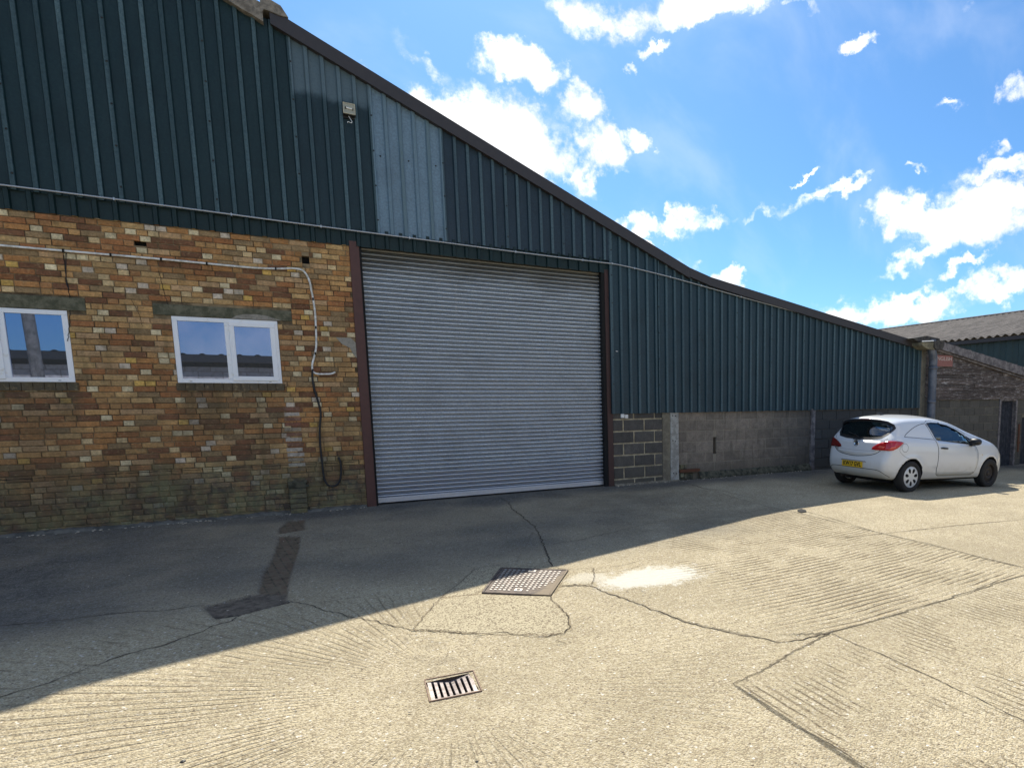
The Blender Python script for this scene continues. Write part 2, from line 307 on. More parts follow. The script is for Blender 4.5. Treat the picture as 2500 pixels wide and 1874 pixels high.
M_iron = mat('cast_iron', rough=.55, metal=.5, build=lambda t, b, p: (t.set(b.inputs['Base Color'], t.mix(t.mr(t.noise(p, 30, 5, .7), .4, .65), (.36, .30, .28), (.55, .50, .49))), bump(t, b, t.noise(p, 120, 3), .3, .002)))
M_dirt = mat('crack_dirt', rough=1, build=lambda t, b, p: t.set(b.inputs['Base Color'], t.mix(t.noise(p, 25, 4), (.02, .016, .011), (.10, .075, .05))))

# ------------------------------------------------------------------ ground
def lines(segs):
    out = [segs[0][0]]
    for a, b, st in segs:
        n = max(1, int(round((b-a)/st))); out += [a+(b-a)*(i+1)/n for i in range(n)]
    return np.array(out)
GX0, GX1, GY0, GY1 = .60, .875, -7.0, -6.725
gxs = lines([(-400, -60, 60), (-60, -6, 4), (-6, -3.4, .1), (-3.4, GX0, .032), (GX0, GX1, .03), (GX1, 7.6, .032), (7.6, 21, .1), (21, 80, 4), (80, 500, 70)])
gys = lines([(-400, -60, 60), (-60, -12, 3), (-12, -9.3, .12), (-9.3, GY0, .032), (GY0, GY1, .03), (GY1, .3, .032), (.3, 3, .3), (3, 60, 5), (60, 500, 70)])
X, Y = np.meshgrid(gxs, gys, indexing='ij'); nx, ny = X.shape
def vnoise(x, y, s, seed):
    g = np.random.default_rng(seed).random((64, 64)); u, v = x/s, y/s; i, j = np.floor(u).astype(int), np.floor(v).astype(int); fu, fv = S(u-i), S(v-j)
    q = lambda a, b: g[a % 64, b % 64]
    return (q(i, j)*(1-fu)+q(i+1, j)*fu)*(1-fv)+(q(i, j+1)*(1-fu)+q(i+1, j+1)*fu)*fv-.5
Z = gz(X, Y)+vnoise(X, Y, 1.3, 1)*.018+vnoise(X, Y, .35, 2)*.004
near = (X > -5) & (X < 12) & (Y < -.4) & (Y > -12)
Z = np.where(near, Z, gz(X, Y))
rg = np.hypot(X-.74, Y+6.87); Z = Z-.012*np.exp(-(rg/.8)**2)
# slab C stands a few mm proud of its neighbours, B has soft tamping ridges
def sdpoly(P):
    P = np.array(P); d = np.full(X.shape, 1e9); ins = np.zeros(X.shape, bool); n = len(P)
    for i in range(n):
        a, b = P[i], P[(i+1) % n]; e = b-a; w0, w1 = X-a[0], Y-a[1]; t_ = np.clip((w0*e[0]+w1*e[1])/(e@e), 0, 1)
        d = np.minimum(d, np.hypot(w0-e[0]*t_, w1-e[1]*t_))
        c = ((a[1] <= Y) & (b[1] > Y)) | ((b[1] <= Y) & (a[1] > Y))
        xi = a[0]+(Y-a[1])/(e[1] if e[1] else 1e-9)*e[0]; ins ^= c & (X < xi)
    return np.where(ins, -d, d)
P_main = [(0.678, -5.736), (0.837, -5.394), (1.003, -5.092), (1.363, -5.143), (1.884, -5.535), (1.857, -5.653), (1.851, -5.877), (1.845, -6.086), (1.759, -6.34), (1.668, -6.428), (1.36, -6.27), (0.971, -5.983)]
P_top = [(1.012, -5.044), (1.298, -4.624), (1.522, -4.238), (1.74, -4.217), (2.245, -4.598), (2.344, -4.805), (1.767, -4.378), (1.408, -5.027), (1.31, -5.111)]
P_r = [(2.295, -4.952), (2.603, -4.887), (2.5, -5.143), (2.361, -5.414), (2.209, -5.342), (2.065, -5.317), (1.932, -5.492)]
P_ch = [(-0.305, -1.506), (-0.06, -1.627), (-0.077, -2.221), (-0.125, -2.841), (-0.174, -3.578), (-0.193, -4.121), (-0.433, -3.935), (-0.413, -3.285), (-0.353, -2.555), (-0.31, -1.937)]
P_ch2 = [(-0.21, -0.631), (0.002, -0.592), (-0.005, -1.307), (-0.306, -1.413), (-0.308, -1.087)]
P_pit = [(-0.825, -4.176), (-0.415, -3.946), (-0.193, -4.121), (-0.17, -4.397), (-0.569, -4.623), (-0.684, -4.615), (-0.743, -4.456)]
P_pd = [(-0.684, -4.615), (-0.743, -4.456), (-0.576, -4.508), (-0.379, -4.446), (-0.178, -4.356), (-0.169, -4.451), (-0.375, -4.548), (-0.568, -4.639)]
far_ = 5.
sd_patch = np.minimum(sdpoly(P_main), np.minimum(sdpoly(P_top), sdpoly(P_r)))
sd_chan = np.minimum(sdpoly(P_ch), sdpoly(P_ch2)); sd_pit = sdpoly(P_pit); sd_pd = sdpoly(P_pd)
Z = Z+.007*S(-sd_patch/.03+.5)-.025*S(-sd_chan/.04+.5)-.03*S(-sd_pit/.04+.5)-.03*S(-sd_pd/.03+.5)
jy = np.interp(X, [2.27, 2.6, 2.925, 3.452, 4.311, 6.3, 12], [-7.82, -7.758, -7.643, -7.504, -7.483, -7.386, -7.1])
inC = (X > 2.27) & (Y < jy)
jx = np.interp(Y, [-7.5, -7.24, -6.69, -6.11, -5.46, -5.3, -4.6, -3.3, -.7], [3.45, 2.885, 2.625, 2.5, 2.333, 2.2, 2.25, 2.57, 2.9])
inB = (~inC) & (X > jx) & (X < 6.6)
_rc, _rs = math.cos(R(-115)), math.sin(R(-115)); _dx, _dy = X-.74, Y+6.87; th = np.arctan2(_dy*_rc-_dx*_rs*-1*-1, _dx*_rc+_dy*_rs)
gro = np.where(inC, X+.01*np.sin(Y*3), np.where(inB, (Y-.03*(X-3.9)**2)*.8, th*1.45))
gro = np.where((X > 6.6) & ~inC, X*.7, gro)
amt = np.where(inC, 1.05, np.where(inB, 1.25*S((X-2.8)/1.2)+.12, S((rg-.35)/.7)*(.75-.38*S((X-.6)/.5))))
amt = np.where((X > 6.6) & ~inC, .35, amt); amt = np.where((Y > -4.6) & (X < 2.3), .25, amt); amt = amt*np.clip(sd_patch/.05, 0, 1)
amt = np.where((rg > 1.2) & ~inC & ~inB & (X > .9), amt*.9, amt)
Z = Z+np.where(inC & near, .003, 0)
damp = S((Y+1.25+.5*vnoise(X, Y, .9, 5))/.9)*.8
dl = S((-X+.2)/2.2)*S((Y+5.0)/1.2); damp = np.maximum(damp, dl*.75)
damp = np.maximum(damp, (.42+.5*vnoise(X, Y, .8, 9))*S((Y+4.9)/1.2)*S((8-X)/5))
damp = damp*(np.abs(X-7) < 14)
wh = np.hypot((X-3.0)/.62, (Y+5.47)/.34)
wh2 = np.hypot((X-2.42)/.3, (Y+5.2)/.2)
gm = bpy.data.meshes.new('yard')
idx = np.arange(nx*ny).reshape(nx, ny)
quads = np.stack([idx[:-1, :-1], idx[1:, :-1], idx[1:, 1:], idx[:-1, 1:]], -1)
cxm = (X[:-1, :-1]+X[1:, 1:])/2; cym = (Y[:-1, :-1]+Y[1:, 1:])/2
keep = ~((cxm > GX0) & (cxm < GX1) & (cym > GY0) & (cym < GY1)); quads = quads[keep]
V3 = np.stack([X, Y, Z], -1).reshape(-1, 3)
gm.vertices.add(len(V3)); gm.vertices.foreach_set('co', V3.ravel()); nq = len(quads)
gm.loops.add(nq*4); gm.loops.foreach_set('vertex_index', quads.ravel().astype(np.int32)); gm.polygons.add(nq)
gm.polygons.foreach_set('loop_start', np.arange(nq, dtype=np.int32)*4); gm.polygons.foreach_set('use_smooth', np.ones(nq, bool)); gm.update(); gm.validate()
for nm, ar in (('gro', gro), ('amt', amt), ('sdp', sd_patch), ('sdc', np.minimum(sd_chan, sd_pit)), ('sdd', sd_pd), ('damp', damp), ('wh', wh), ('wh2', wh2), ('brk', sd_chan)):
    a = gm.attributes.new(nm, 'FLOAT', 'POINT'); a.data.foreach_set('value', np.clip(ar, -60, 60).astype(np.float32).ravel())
def yardm(t, b, p):
    n1 = t.noise(p, 1.1, 5, .6); n2 = t.noise(p, 14, 5, .65); n3 = t.noise(p, 85, 3, .6)
    vo = t.new('ShaderNodeTexVoronoi', {'Vector': p, 'Scale': 95.}); vc = t.new('ShaderNodeTexVoronoi', {'Vector': p, 'Scale': 42.})
    peb = t.new('ShaderNodeSeparateColor', {'Color': vo.outputs['Color']}).outputs[0]; peb2 = t.new('ShaderNodeSeparateColor', {'Color': vc.outputs['Color']}).outputs[1]
    c = t.mix(t.mr(n1, .35, .68), (.505, .435, .29), (.42, .36, .235))
    c = t.mix(t.mr(n2, .4, .7, 0, .5), c, (.33, .27, .175))
    c = t.mix(t.mr(peb, .66, .72, 0, .62), c, (.22, .175, .115)); c = t.mix(t.mr(peb, .2, .14, 0, .5), c, (.62, .56, .44))
    c = t.mix(t.m('MULTIPLY', t.mr(peb2, .96, .975), t.mr(vc.outputs['Distance'], .45, .25)), c, (.74, .70, .62))
    c = t.mix(t.m('MULTIPLY', t.mr(peb2, .06, .04), t.mr(vc.outputs['Distance'], .4, .2)), c, (.12, .095, .07))
    big = t.mr(t.noise(p, .55, 6, .65), .45, .68); c = t.mix(t.m('MULTIPLY', big, .2), c, (.27, .225, .15))
    oil = t.mr(t.noise(p, 1.9, 5, .7), .62, .72); c = t.mix(t.m('MULTIPLY', oil, .35), c, (.17, .145, .105))
    # brushed / tamped lines
    g = t.m('ADD', t.attr('gro'), t.m('ADD', t.m('MULTIPLY', t.m('SUBTRACT', t.noise(p, 1.6, 3), .5), .07), t.m('MULTIPLY', t.m('SUBTRACT', t.noise(p, 22, 3), .5), .010)))
    w1 = t.m('SINE', t.m('MULTIPLY', g, 2*math.pi/.062)); w2 = t.m('SINE', t.m('MULTIPLY', g, 2*math.pi/.023))
    hv = t.m('POWER', t.m('ABSOLUTE', t.m('MULTIPLY', t.m('ADD', w1, 1), .5)), 3.)
    hv = t.m('ADD', hv, t.m('MULTIPLY', w2, .16))
    am = t.m('MULTIPLY', t.attr('amt'), t.mr(t.noise(p, 2.3, 4, .6), .32, .62, .12, 1.))
    groove = t.m('MULTIPLY', am, hv)
    c = t.mix(t.m('MULTIPLY', t.mr(groove, .35, 1.), t.mr(n3, .3, .6, .3, .95)), c, (.17, .13, .075))
    c = t.mix(t.mr(t.noise(p, 150, 2, .5), .56, .66, 0, .6), c, (.20, .155, .095))
    wob = t.m('ADD', t.m('MULTIPLY', t.m('SUBTRACT', t.noise(p, 26, 5, .7), .5), .05), t.m('MULTIPLY', t.m('SUBTRACT', t.noise(p, 6, 3), .5), .05))
    sp_ = t.mr(t.m('ADD', t.attr('sdp'), wob), .006, -.006)
    c = t.mix(sp_, c, t.mix(t.mr(peb, .6, .7), t.mix(t.mr(n3, .35, .7), (.53, .465, .32), (.42, .365, .24)), (.24, .195, .13)))
    edge = t.mr(t.m('ABSOLUTE', t.m('ADD', t.attr('sdp'), wob)), .014, .003); c = t.mix(t.m('MULTIPLY', edge, .55), c, (.14, .10, .055))
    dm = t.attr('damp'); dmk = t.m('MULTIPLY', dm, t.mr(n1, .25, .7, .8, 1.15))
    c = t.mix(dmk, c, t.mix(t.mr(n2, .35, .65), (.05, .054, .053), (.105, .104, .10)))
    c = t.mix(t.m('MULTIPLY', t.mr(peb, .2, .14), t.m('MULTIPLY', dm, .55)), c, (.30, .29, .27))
    # filled channel and pit
    sc = t.m('MULTIPLY', t.mr(t.m('ADD', t.attr('sdc'), wob), .02, -.02), t.mr(n2, .3, .6, 1, .78))
    bt = t.new('ShaderNodeTexBrick', {'Vector': t.new('ShaderNodeMapping', {'Vector': p, 'Rotation': (0, 0, R(82))}).outputs[0], 'Color1': (.16, .095, .068, 1), 'Color2': (.09, .062, .042, 1), 'Mortar': (.03, .026, .02, 1), 'Scale': 1., 'Mortar Size': .009, 'Brick Width': .225, 'Row Height': .09})
    bb = t.mr(t.attr('brk'), .0, -.02)
    cc_ = t.mix(bb, t.mix(t.mr(n2, .35, .65), (.085, .068, .052), (.15, .122, .10)), t.mix(t.mr(n2, .3, .65, .2, .85), bt.outputs[0], (.15, .12, .075)))
    c = t.mix(sc, c, cc_)
    c = t.mix(t.mr(t.m('ADD', t.attr('sdd'), wob), .01, -.012), c, (.035, .03, .024))
    # spilt white paint
    wn = t.m('ADD', t.m('MULTIPLY', t.m('SUBTRACT', t.noise(p, 6, 8, .8), .5), 2.6), t.m('MULTIPLY', t.m('SUBTRACT', n3, .5), .9))
    c = t.mix(t.m('MULTIPLY', t.mr(t.m('ADD', t.attr('wh'), wn), 1.08, .62), .88), c, (.64, .62, .54))
    c = t.mix(t.m('MULTIPLY', t.mr(t.m('ADD', t.attr('wh2'), wn), 1., .5), .6), c, (.60, .56, .46))
    t.set(b.inputs['Base Color'], c); b.inputs['Roughness'].default_value = .93; b.inputs['Specular IOR Level'].default_value = .3
    h = t.m('ADD', t.m('MULTIPLY', n3, .85), t.m('MULTIPLY', t.m('SUBTRACT', 1, vo.outputs['Distance']), .45)); h = t.m('SUBTRACT', t.m('ADD', h, t.m('MULTIPLY', n2, .5)), t.m('MULTIPLY', groove, .85))
    bump(t, b, h, 1., .0135)
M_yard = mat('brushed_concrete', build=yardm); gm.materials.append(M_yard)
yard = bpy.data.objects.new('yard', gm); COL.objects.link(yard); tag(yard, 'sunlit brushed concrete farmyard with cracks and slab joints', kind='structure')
def ribbon(mb, pts, w0, seed, jit=.012, lift=.004, vary=.7):
    rg_ = random.Random(seed); P = []
    for i in range(len(pts)-1):
        a, b = Vector(pts[i]), Vector(pts[i+1]); n = max(1, int((b-a).length/.03)); P += [a.lerp(b, k/n) for k in range(n)]
    P.append(Vector(pts[-1])); vs = []; n = len(P); j = 0; wd = w0
    for i, p in enumerate(P):
        t_ = (P[min(i+1, n-1)]-P[max(i-1, 0)]); nn = Vector((-t_.y, t_.x)).normalized() if t_.length else Vector((0, 1))
        j = j*.6+rg_.uniform(-jit, jit); wd = wd*.6+.4*w0*rg_.uniform(1-vary, 1+vary*1.4); k = wd*.29*(0.25 if i in (0, n-1) else 1)
        q = p+nn*j
        for s_ in (-1, 1):
            v = q+nn*k*s_; ii = np.clip(np.searchsorted(gxs, v.x)-1, 0, nx-2); jj = np.clip(np.searchsorted(gys, v.y)-1, 0, ny-2)
            fx = (v.x-gxs[ii])/(gxs[ii+1]-gxs[ii]); fy = (v.y-gys[jj])/(gys[jj+1]-gys[jj])
            zz = max(Z[ii, jj], Z[ii+1, jj], Z[ii, jj+1], Z[ii+1, jj+1]) if nx else 0
            vs.append((v.x, v.y, zz+lift))
    mb.add(vs, [(2*i, 2*i+2, 2*i+3, 2*i+1) for i in range(n-1)])
CR = {'joint': [([(2.27, -7.82), (2.6, -7.758), (2.925, -7.643), (3.452, -7.504), (4.311, -7.483), (5.114, -7.471), (6.302, -7.386), (9, -7.25)], .007), ([(2.27, -7.82), (2.261, -8.135), (2.256, -8.424), (2.291, -8.661), (2.282, -9.2)], .0055),
                ([(3.452, -7.504), (3.429, -7.763), (3.451, -8.01), (3.433, -8.28), (3.414, -8.639), (3.384, -9.2)], .009), ([(6.809, -3.148), (6.707, -4.331), (6.59, -5.352), (6.618, -5.942), (6.604, -6.446), (6.536, -6.826), (6.569, -7.4)], .013),
                ([(5.985, -5.232), (6.674, -5.341), (7.274, -5.443), (8.293, -5.569), (9.192, -5.727), (12, -6.1)], .014)],
      'crack': [([(2.07, -5.302), (2.209, -5.342), (2.333, -5.458), (2.373, -5.715), (2.443, -5.922), (2.497, -6.112), (2.534, -6.319), (2.577, -6.501), (2.625, -6.689), (2.68, -6.853), (2.769, -7.073), (2.885, -7.24), (2.99, -7.45), (3.234, -7.497), (3.452, -7.504)], .014),
                ([(2.926, -0.722), (2.802, -1.295), (2.801, -1.873), (2.736, -2.687), (2.572, -3.326), (2.444, -3.81), (2.283, -4.462), (2.253, -4.632)], .020), ([(2.612, -3.618), (3.015, -3.58), (4.049, -3.193), (4.703, -3.003)], .011),
                ([(-0.169, -4.415), (0, -4.656), (0.087, -4.858), (0.198, -5.019), (0.311, -5.209), (0.449, -5.389), (0.552, -5.578), (0.678, -5.736), (0.842, -5.874), (0.971, -5.983), (1.144, -6.114), (1.26, -6.164), (1.36, -6.27), (1.517, -6.396), (1.668, -6.428)], .012),
                ([(1.668, -6.428), (1.759, -6.34), (1.845, -6.086), (1.851, -5.877), (1.867, -5.606), (1.906, -5.521)], .010),
                ([(0.678, -5.736), (0.837, -5.394), (1.003, -5.092), (1.298, -4.624), (1.522, -4.238), (1.74, -4.217), (1.937, -4.413), (2.192, -4.641), (2.396, -4.837), (2.616, -4.858), (2.5, -5.143), (2.344, -5.434)], .006),
                ([(-4.5, -4.0), (-2.171, -3.921), (-1.802, -4.013), (-1.488, -4.019), (-1.077, -4.172), (-0.812, -4.16)], .013), ([(-3.5, -5.9), (-1.688, -5.619), (-1.524, -5.525), (-1.369, -5.394), (-1.182, -5.194), (-0.958, -5.121), (-0.777, -4.947), (-0.692, -4.834), (-0.575, -4.775), (-0.535, -4.63)], .014),
                ([(-2.615, -2.01), (-2.594, -1.708), (-2.269, -1.742), (-1.953, -1.66), (-1.557, -1.751), (-1.173, -1.756), (-0.623, -1.954), (-0.417, -2.099)], .010), ([(-0.069, -2.499), (0.273, -2.575), (0.629, -2.598), (1.3, -2.5)], .008), ([(0.001, -4.605), (0.176, -4.605), (0.4, -4.631)], .008),
                ([(6.569, -0.449), (6.542, -1.201), (6.717, -1.461), (6.744, -1.874), (6.848, -2.257)], .018), ([(2.603, -4.9), (2.9, -4.95), (3.2, -4.87)], .006), ([(2.55, -5.05), (2.8, -5.12), (3.1, -5.08)], .006), ([(7.2, -2.2), (8.5, -2.35), (9.3, -2.3)], .01), ([(12.6, -3.5), (13.3, -3.35), (14.5, -3.3)], .018), ([(12.5, -2.2), (14, -2.1), (16, -2.3)], .014), ([(1.55, -6.5), (1.62, -6.62), (1.5, -6.6)], .008)]}
sdn = 0
for nm, ls in CR.items():
    for pts, wd in ls:
        sdn += 1; mb = MB(); ribbon(mb, pts, wd, sdn, .006 if nm == 'joint' else .012); mb.build(nm, M_dirt, yard, fixn=False)
# ------------------------------------------------------------------ barn
def zr(x):
    xs = [-30, .205, 1.629, 6.16, 7.22, 10.503, 13.343, 16]; zs = [7.02+.3805*30.205*0+(30.205)*.394, 7.02, 6.449, 4.582, 4.175, 3.651, 3.208, 2.80]
    return float(np.interp(x, [q*.9885 for q in xs], [1.6+(q-1.6)*.9885 for q in zs]))
BX0 = -6.6
barn = empty('farm_barn', (0, 0, 0), label='long barn with dark green ribbed cladding above brick and block walls, roller shutter door', cat='barn')
# bricks -----------------------------------------------------------------------------
WINS = [(-1.357, -.136, 1.925, 2.822), (-3.614, -2.393, 1.925, 2.822)]
PAL = [((.40, .165, .06), 3.4), ((.50, .235, .08), 4), ((.57, .325, .125), 4), ((.62, .39, .165), 2.4), ((.22, .095, .045), 3.2), ((.36, .235, .115), 3), ((.58, .36, .18), 2)]
HEAD = [((.85, .70, .43), 3), ((.72, .52, .27), 3), ((.74, .46, .12), 1), ((.70, .58, .44), 1.6), ((.46, .22, .085), 3), ((.56, .31, .12), 3)]
def pick(pal): return random.choices([p[0] for p in pal], [p[1] for p in pal])[0]
def clip_spans(x0, x1, z0, z1, holes):
    spans = [(x0, x1)]
    for (a, b, c, d) in holes:
        if z1 > c+.01 and z0 < d-.01:
            ns = []
            for s0, s1 in spans:
                if s1 <= a or s0 >= b: ns.append((s0, s1))
                else:
                    if s0 < a: ns.append((s0, a))
                    if s1 > b: ns.append((b, s1))
            spans = ns
    return [s for s in spans if s[1]-s[0] > .03]
def masonry(mb, x0, x1, z0, z1, ch, L, H, mortar, pick_s, pick_h, yf, holes, bond, jit=.0015, ragged=None, dep=.04):
    row = 0; z = z0
    while z < z1-.02:
        zt = min(z+ch-mortar, z1); x = x0-random.uniform(0, L); k = row % 2
        while x < x1:
            header = (k % 2 == 0 and random.random() < .58) or (random.random() < .15) if bond == 'flemish' else False
            ln = (H if header else L)
            if bond == 'stretch' and x <= x0: x = x0-(L/2 if row % 2 else 0)
            a, b = max(x, x0), min(x+ln-mortar, x1)
            if b-a > .03:
                for s0, s1 in clip_spans(a, b, z, zt, holes):
                    col = pick_h() if header else pick_s(); f_ = random.uniform(.82, 1.16); col = tuple(c*f_ for c in col)
                    j = lambda q=.003: random.uniform(-q, q); y = yf+random.uniform(-jit, jit)
                    c_ = .006
                    fr = [(s0+c_+j(), z+c_+j()), (s1-c_+j(), z+c_+j()), (s1-c_+j(), zt-c_+j()), (s0+c_+j(), zt-c_+j())]; ot = [(s0+j(.0015), z), (s1+j(.0015), z), (s1, zt), (s0, zt)]
                    vs = [(u, y, v) for u, v in fr]+[(u, y+.006, v) for u, v in ot]+[(u, y+dep, v) for u, v in ot]
                    mb.add(vs, [(0, 1, 2, 3)]+[(i, (i+1) % 4, 4+(i+1) % 4, 4+i)[::-1] for i in range(4)]+[(4+i, 4+(i+1) % 4, 8+(i+1) % 4, 8+i)[::-1] for i in range(4)], 0, col)
            x += ln; k += 1
        z += ch; row += 1
HOLES = WINS+[(-1.66, -1.53, 3.70, 3.77), (.235, .33, 3.665, 3.775)]
LINT = [(-1.54, .05, 2.822, 2.972), (-3.80, -2.21, 2.822, 2.985)]
mb = MB(); masonry(mb, BX0, .868, -.15, 4.12, .0752, .232, .116, .009, lambda: pick(PAL), lambda: pick(HEAD), 0, HOLES+LINT+[(-.17, .055, -.2, .5)], 'flemish')
mb.build('brick_wall', M_brick, barn, fixn=False)
def wall_backing(mb, x0, x1, z0, z1, y0, y1, holes):
    xs = sorted({x0, x1, *[h[0] for h in holes], *[h[1] for h in holes]}); zs = sorted({z0, z1, *[h[2] for h in holes], *[h[3] for h in holes]})
    for i in range(len(xs)-1):
        for j in range(len(zs)-1):
            a, b, c, d = xs[i], xs[i+1], zs[j], zs[j+1]; mx, mz = (a+b)/2, (c+d)/2
            if any(h[0] < mx < h[1] and h[2] < mz < h[3] for h in holes): continue
            mb.add([(a, y0, c), (b, y0, c), (b, y0, d), (a, y0, d)], [(0, 1, 2, 3)])
    for h in holes:
        a, b, c, d = h; mb.add([(a, y0, c), (b, y0, c), (b, y0, d), (a, y0, d), (a, y1, c), (b, y1, c), (b, y1, d), (a, y1, d)], [(0, 1, 5, 4), (1, 2, 6, 5), (2, 3, 7, 6), (3, 0, 4, 7)])
    mb.add([(x0, y1, z0), (x1, y1, z0), (x1, y1, z1), (x0, y1, z1)], [(0, 3, 2, 1)])
mb = MB(); wall_backing(mb, BX0, .868, -.2, 4.12, .0105, .22, HOLES); mb.build('mortar', M_mortar, barn, fixn=False)
mb = MB(); [mb.box(a, b, .012, .03, c, d) for a, b, c, d in []]
for (a, b, c, d) in HOLES[2:]:
    MB().box(a, b, .10, .13, c, d).build('air_vent', M_dark, barn)
for i, (a, b, c, d) in enumerate(LINT):
    o = MB().box(a, b, -.004, .09, c+.002, d-.002).build('lintel', M_lintel, barn, bevel=.006)
    if i == 0: MB().prism([(-.68, 2.826), (-.62, 2.865), (-.52, 2.892), (-.36, 2.897), (-.25, 2.88), (-.16, 2.85), (-.08, 2.826)], -.009, .0, 0).build('patch', M_patchm, o)
# sills (darker bricks on edge)
for (a, b, c, d) in WINS:
    mb = MB(); x = a-.02
    while x < b+.02:
        x2 = min(x+.105, b+.03); f_ = random.uniform(.7, 1.2); mb.box(x+.003, x2-.003, -.014, .07, c-.108, c-.006, 0, (.13*f_, .105*f_, .065*f_)); x += .105
    mb.build('sill', M_brick, barn, bevel=.004)
# cement patch at the door jamb, lime scar, brick stub
MB().prism([(.60, 2.62), (.80, 2.62), (.866, 2.55), (.866, 2.32), (.83, 2.36), (.78, 2.47), (.68, 2.52)], -.006, .004).build('cement_patch', M_patchm, barn)
mb = MB()
for k in range(13):
    z = .61+k*.0752; mb.box(-.15+random.uniform(-.012, .012), .055+random.uniform(-.012, .012), -.005-random.uniform(0, .004), .01, z+.012, z+.06+random.uniform(0, .012), 0, random.choice([(.62, .55, .46), (.55, .48, .40), (.26, .11, .07), (.24, .12, .08), (.36, .30, .22)]))
mb.build('old_chimney_scar', M_brick, barn)
mb = MB(); z = -.15
while z < .36: mb.box(-.168+random.uniform(-.006, .006), .05+random.uniform(-.006, .006), -.075, .05, z, z+.066, 0, random.choice([(.36, .29, .14), (.30, .27, .12), (.42, .34, .18)])); z += .075
mb.box(-.155, .04, -.048, .05, -.15, .38, 0, (.09, .085, .06)); st = mb.build('brick_stub', M_brick, barn, bevel=.008)
mb = MB()
for k in range(26): 
    x, z, s_ = random.uniform(-.175, .04), random.uniform(.375, .47), random.uniform(.012, .035); mb.box(x, x+s_*1.6, -.07+random.uniform(0, .02), .0, z, z+s_)
mb.box(-.172, .052, -.06, .03, .38, .47); mb.build('tar_cap', M_plinth, st)
# long horizontal step crack in the brickwork
mb = MB()
pts = [(-3.4, .715), (-2.4, .725), (-1.6, .73), (-1.2, .722), (-.4, .728), (.2, .724), (.86, .728)]
V_ = []
for i in range(len(pts)-1):
    a, b = pts[i], pts[i+1]; n = int((b[0]-a[0])/.05)
    for k in range(n): V_.append((a[0]+(b[0]-a[0])*k/n, a[1]+(b[1]-a[1])*k/n+random.uniform(-.004, .004), random.uniform(.002, .008)))
mb.add([(x, -.002, z-h) for x, z, h in V_]+[(x, -.002, z+h*.4) for x, z, h in V_], [(i, i+1, i+1+len(V_), i+len(V_)) for i in range(len(V_)-1)]); mb.build('wall_crack', M_dark, barn, fixn=False)
for pts, wv in (([(-2.36, 3.5), (-2.35, 3.0), (-2.36, 2.84), (-2.39, 2.6), (-2.42, 2.42)], .004), ([(-1.43, 3.4), (-1.40, 3.1), (-1.36, 2.9)], .003), ([(-1.75, 3.0), (-1.68, 2.8), (-1.66, 2.65)], .0025)):
    P = []; mb = MB()
    for i in range(len(pts)-1):
        for k in range(10): a, b = pts[i], pts[i+1]; P.append((a[0]+(b[0]-a[0])*k/10+random.uniform(-.006, .006), a[1]+(b[1]-a[1])*k/10))
    mb.add([(x-wv, -.0035, z) for x, z in P]+[(x+wv, -.0035, z) for x, z in P], [(i, i+1, i+1+len(P), i+len(P)) for i in range(len(P)-1)])
    mb.build('hairline_crack', M_dark, barn, fixn=False)
# windows --------------------------------------------------------------------------
def frame_ring(mb, a, b, c, d, w_, y0, y1):
    mb.box(a, b, y0, y1, c, c+w_); mb.box(a, b, y0, y1, d-w_, d); mb.box(a, a+w_, y0+.0005, y1, c+w_, d-w_); mb.box(b-w_, b, y0+.0005, y1, c+w_, d-w_)
for (a, b, c, d), mir in zip(WINS, (False, True)):
    mb = MB(); frame_ring(mb, a+.003, b-.003, c, d-.003, .058, .005, .07)
    mid = (a+b)/2+(.0 if not mir else 0)
    mb.box(mid-.03, mid+.03, .0065, .07, c+.058, d-.061)
    wo = mb.build('window', M_upvc, barn, bevel=.004); wo['label'] = 'white window with frame, fixed pane and an opening sash'
    sa, sb = (mid+.022, b-.04) if not mir else (a+.04, mid-.022)
    fa, fb_ = (a+.061, mid-.03) if not mir else (mid+.03, b-.061)
    mb = MB(); frame_ring(mb, sa, sb, c+.035, d-.045, .062, -.012, .04); mb.build('sash', M_upvc, wo, bevel=.006)
    MB().box(sa+.06, sb-.06, .012, .018, c+.095, d-.105).build('pane', M_glass, wo)
    MB().box(fa, fb_, .030, .036, c+.058, d-.061).build('pane', M_glass, wo)
    for xx in (a+.15, b-.15): MB().box(xx-.014, xx+.014, .0035, .006, c+.018, c+.024).build('drain_slot', M_black, wo)
# cladding --------------------------------------------------------------------------
def sheet(name, x0, x1, z0, pitch, m_, yp=-.03, hh=.034, ztop=None, z0f=None):
    prof = []; x = x0
    while x < x1-1e-4:
        xe = min(x+pitch, x1)
        for a, y in ((0, yp-hh), (.021, yp-hh), (.034, yp), (pitch-.036, yp), (pitch-.022, yp-hh)):
            if x+a < x1: prof.append((x+a, y))
        x += pitch
    prof.append((x1, yp-hh))
    mb = MB(); vs = []
    for x, y in prof:
        zt = (zr(x)-.13) if ztop is None else ztop
        zb = z0
        vs += [(x, y, zb), (x, y, max(zt, zb+.01))]
    n = len(prof); mb.add(vs, [(2*i, 2*i+2, 2*i+3, 2*i+1) for i in range(n-1)])
    vs = [(x, y+.004, z) for x, y, z in vs]; mb.add(vs, [(2*i+1, 2*i+3, 2*i+2, 2*i) for i in range(n-1)])
    return mb.build(name, m_, barn, fixn=False)
laps = [-6.72, -5.72, -4.72, -3.72, -2.72, -1.72, -.72, .28, 1.28, 2.28, 3.28, 4.28, 5.20]
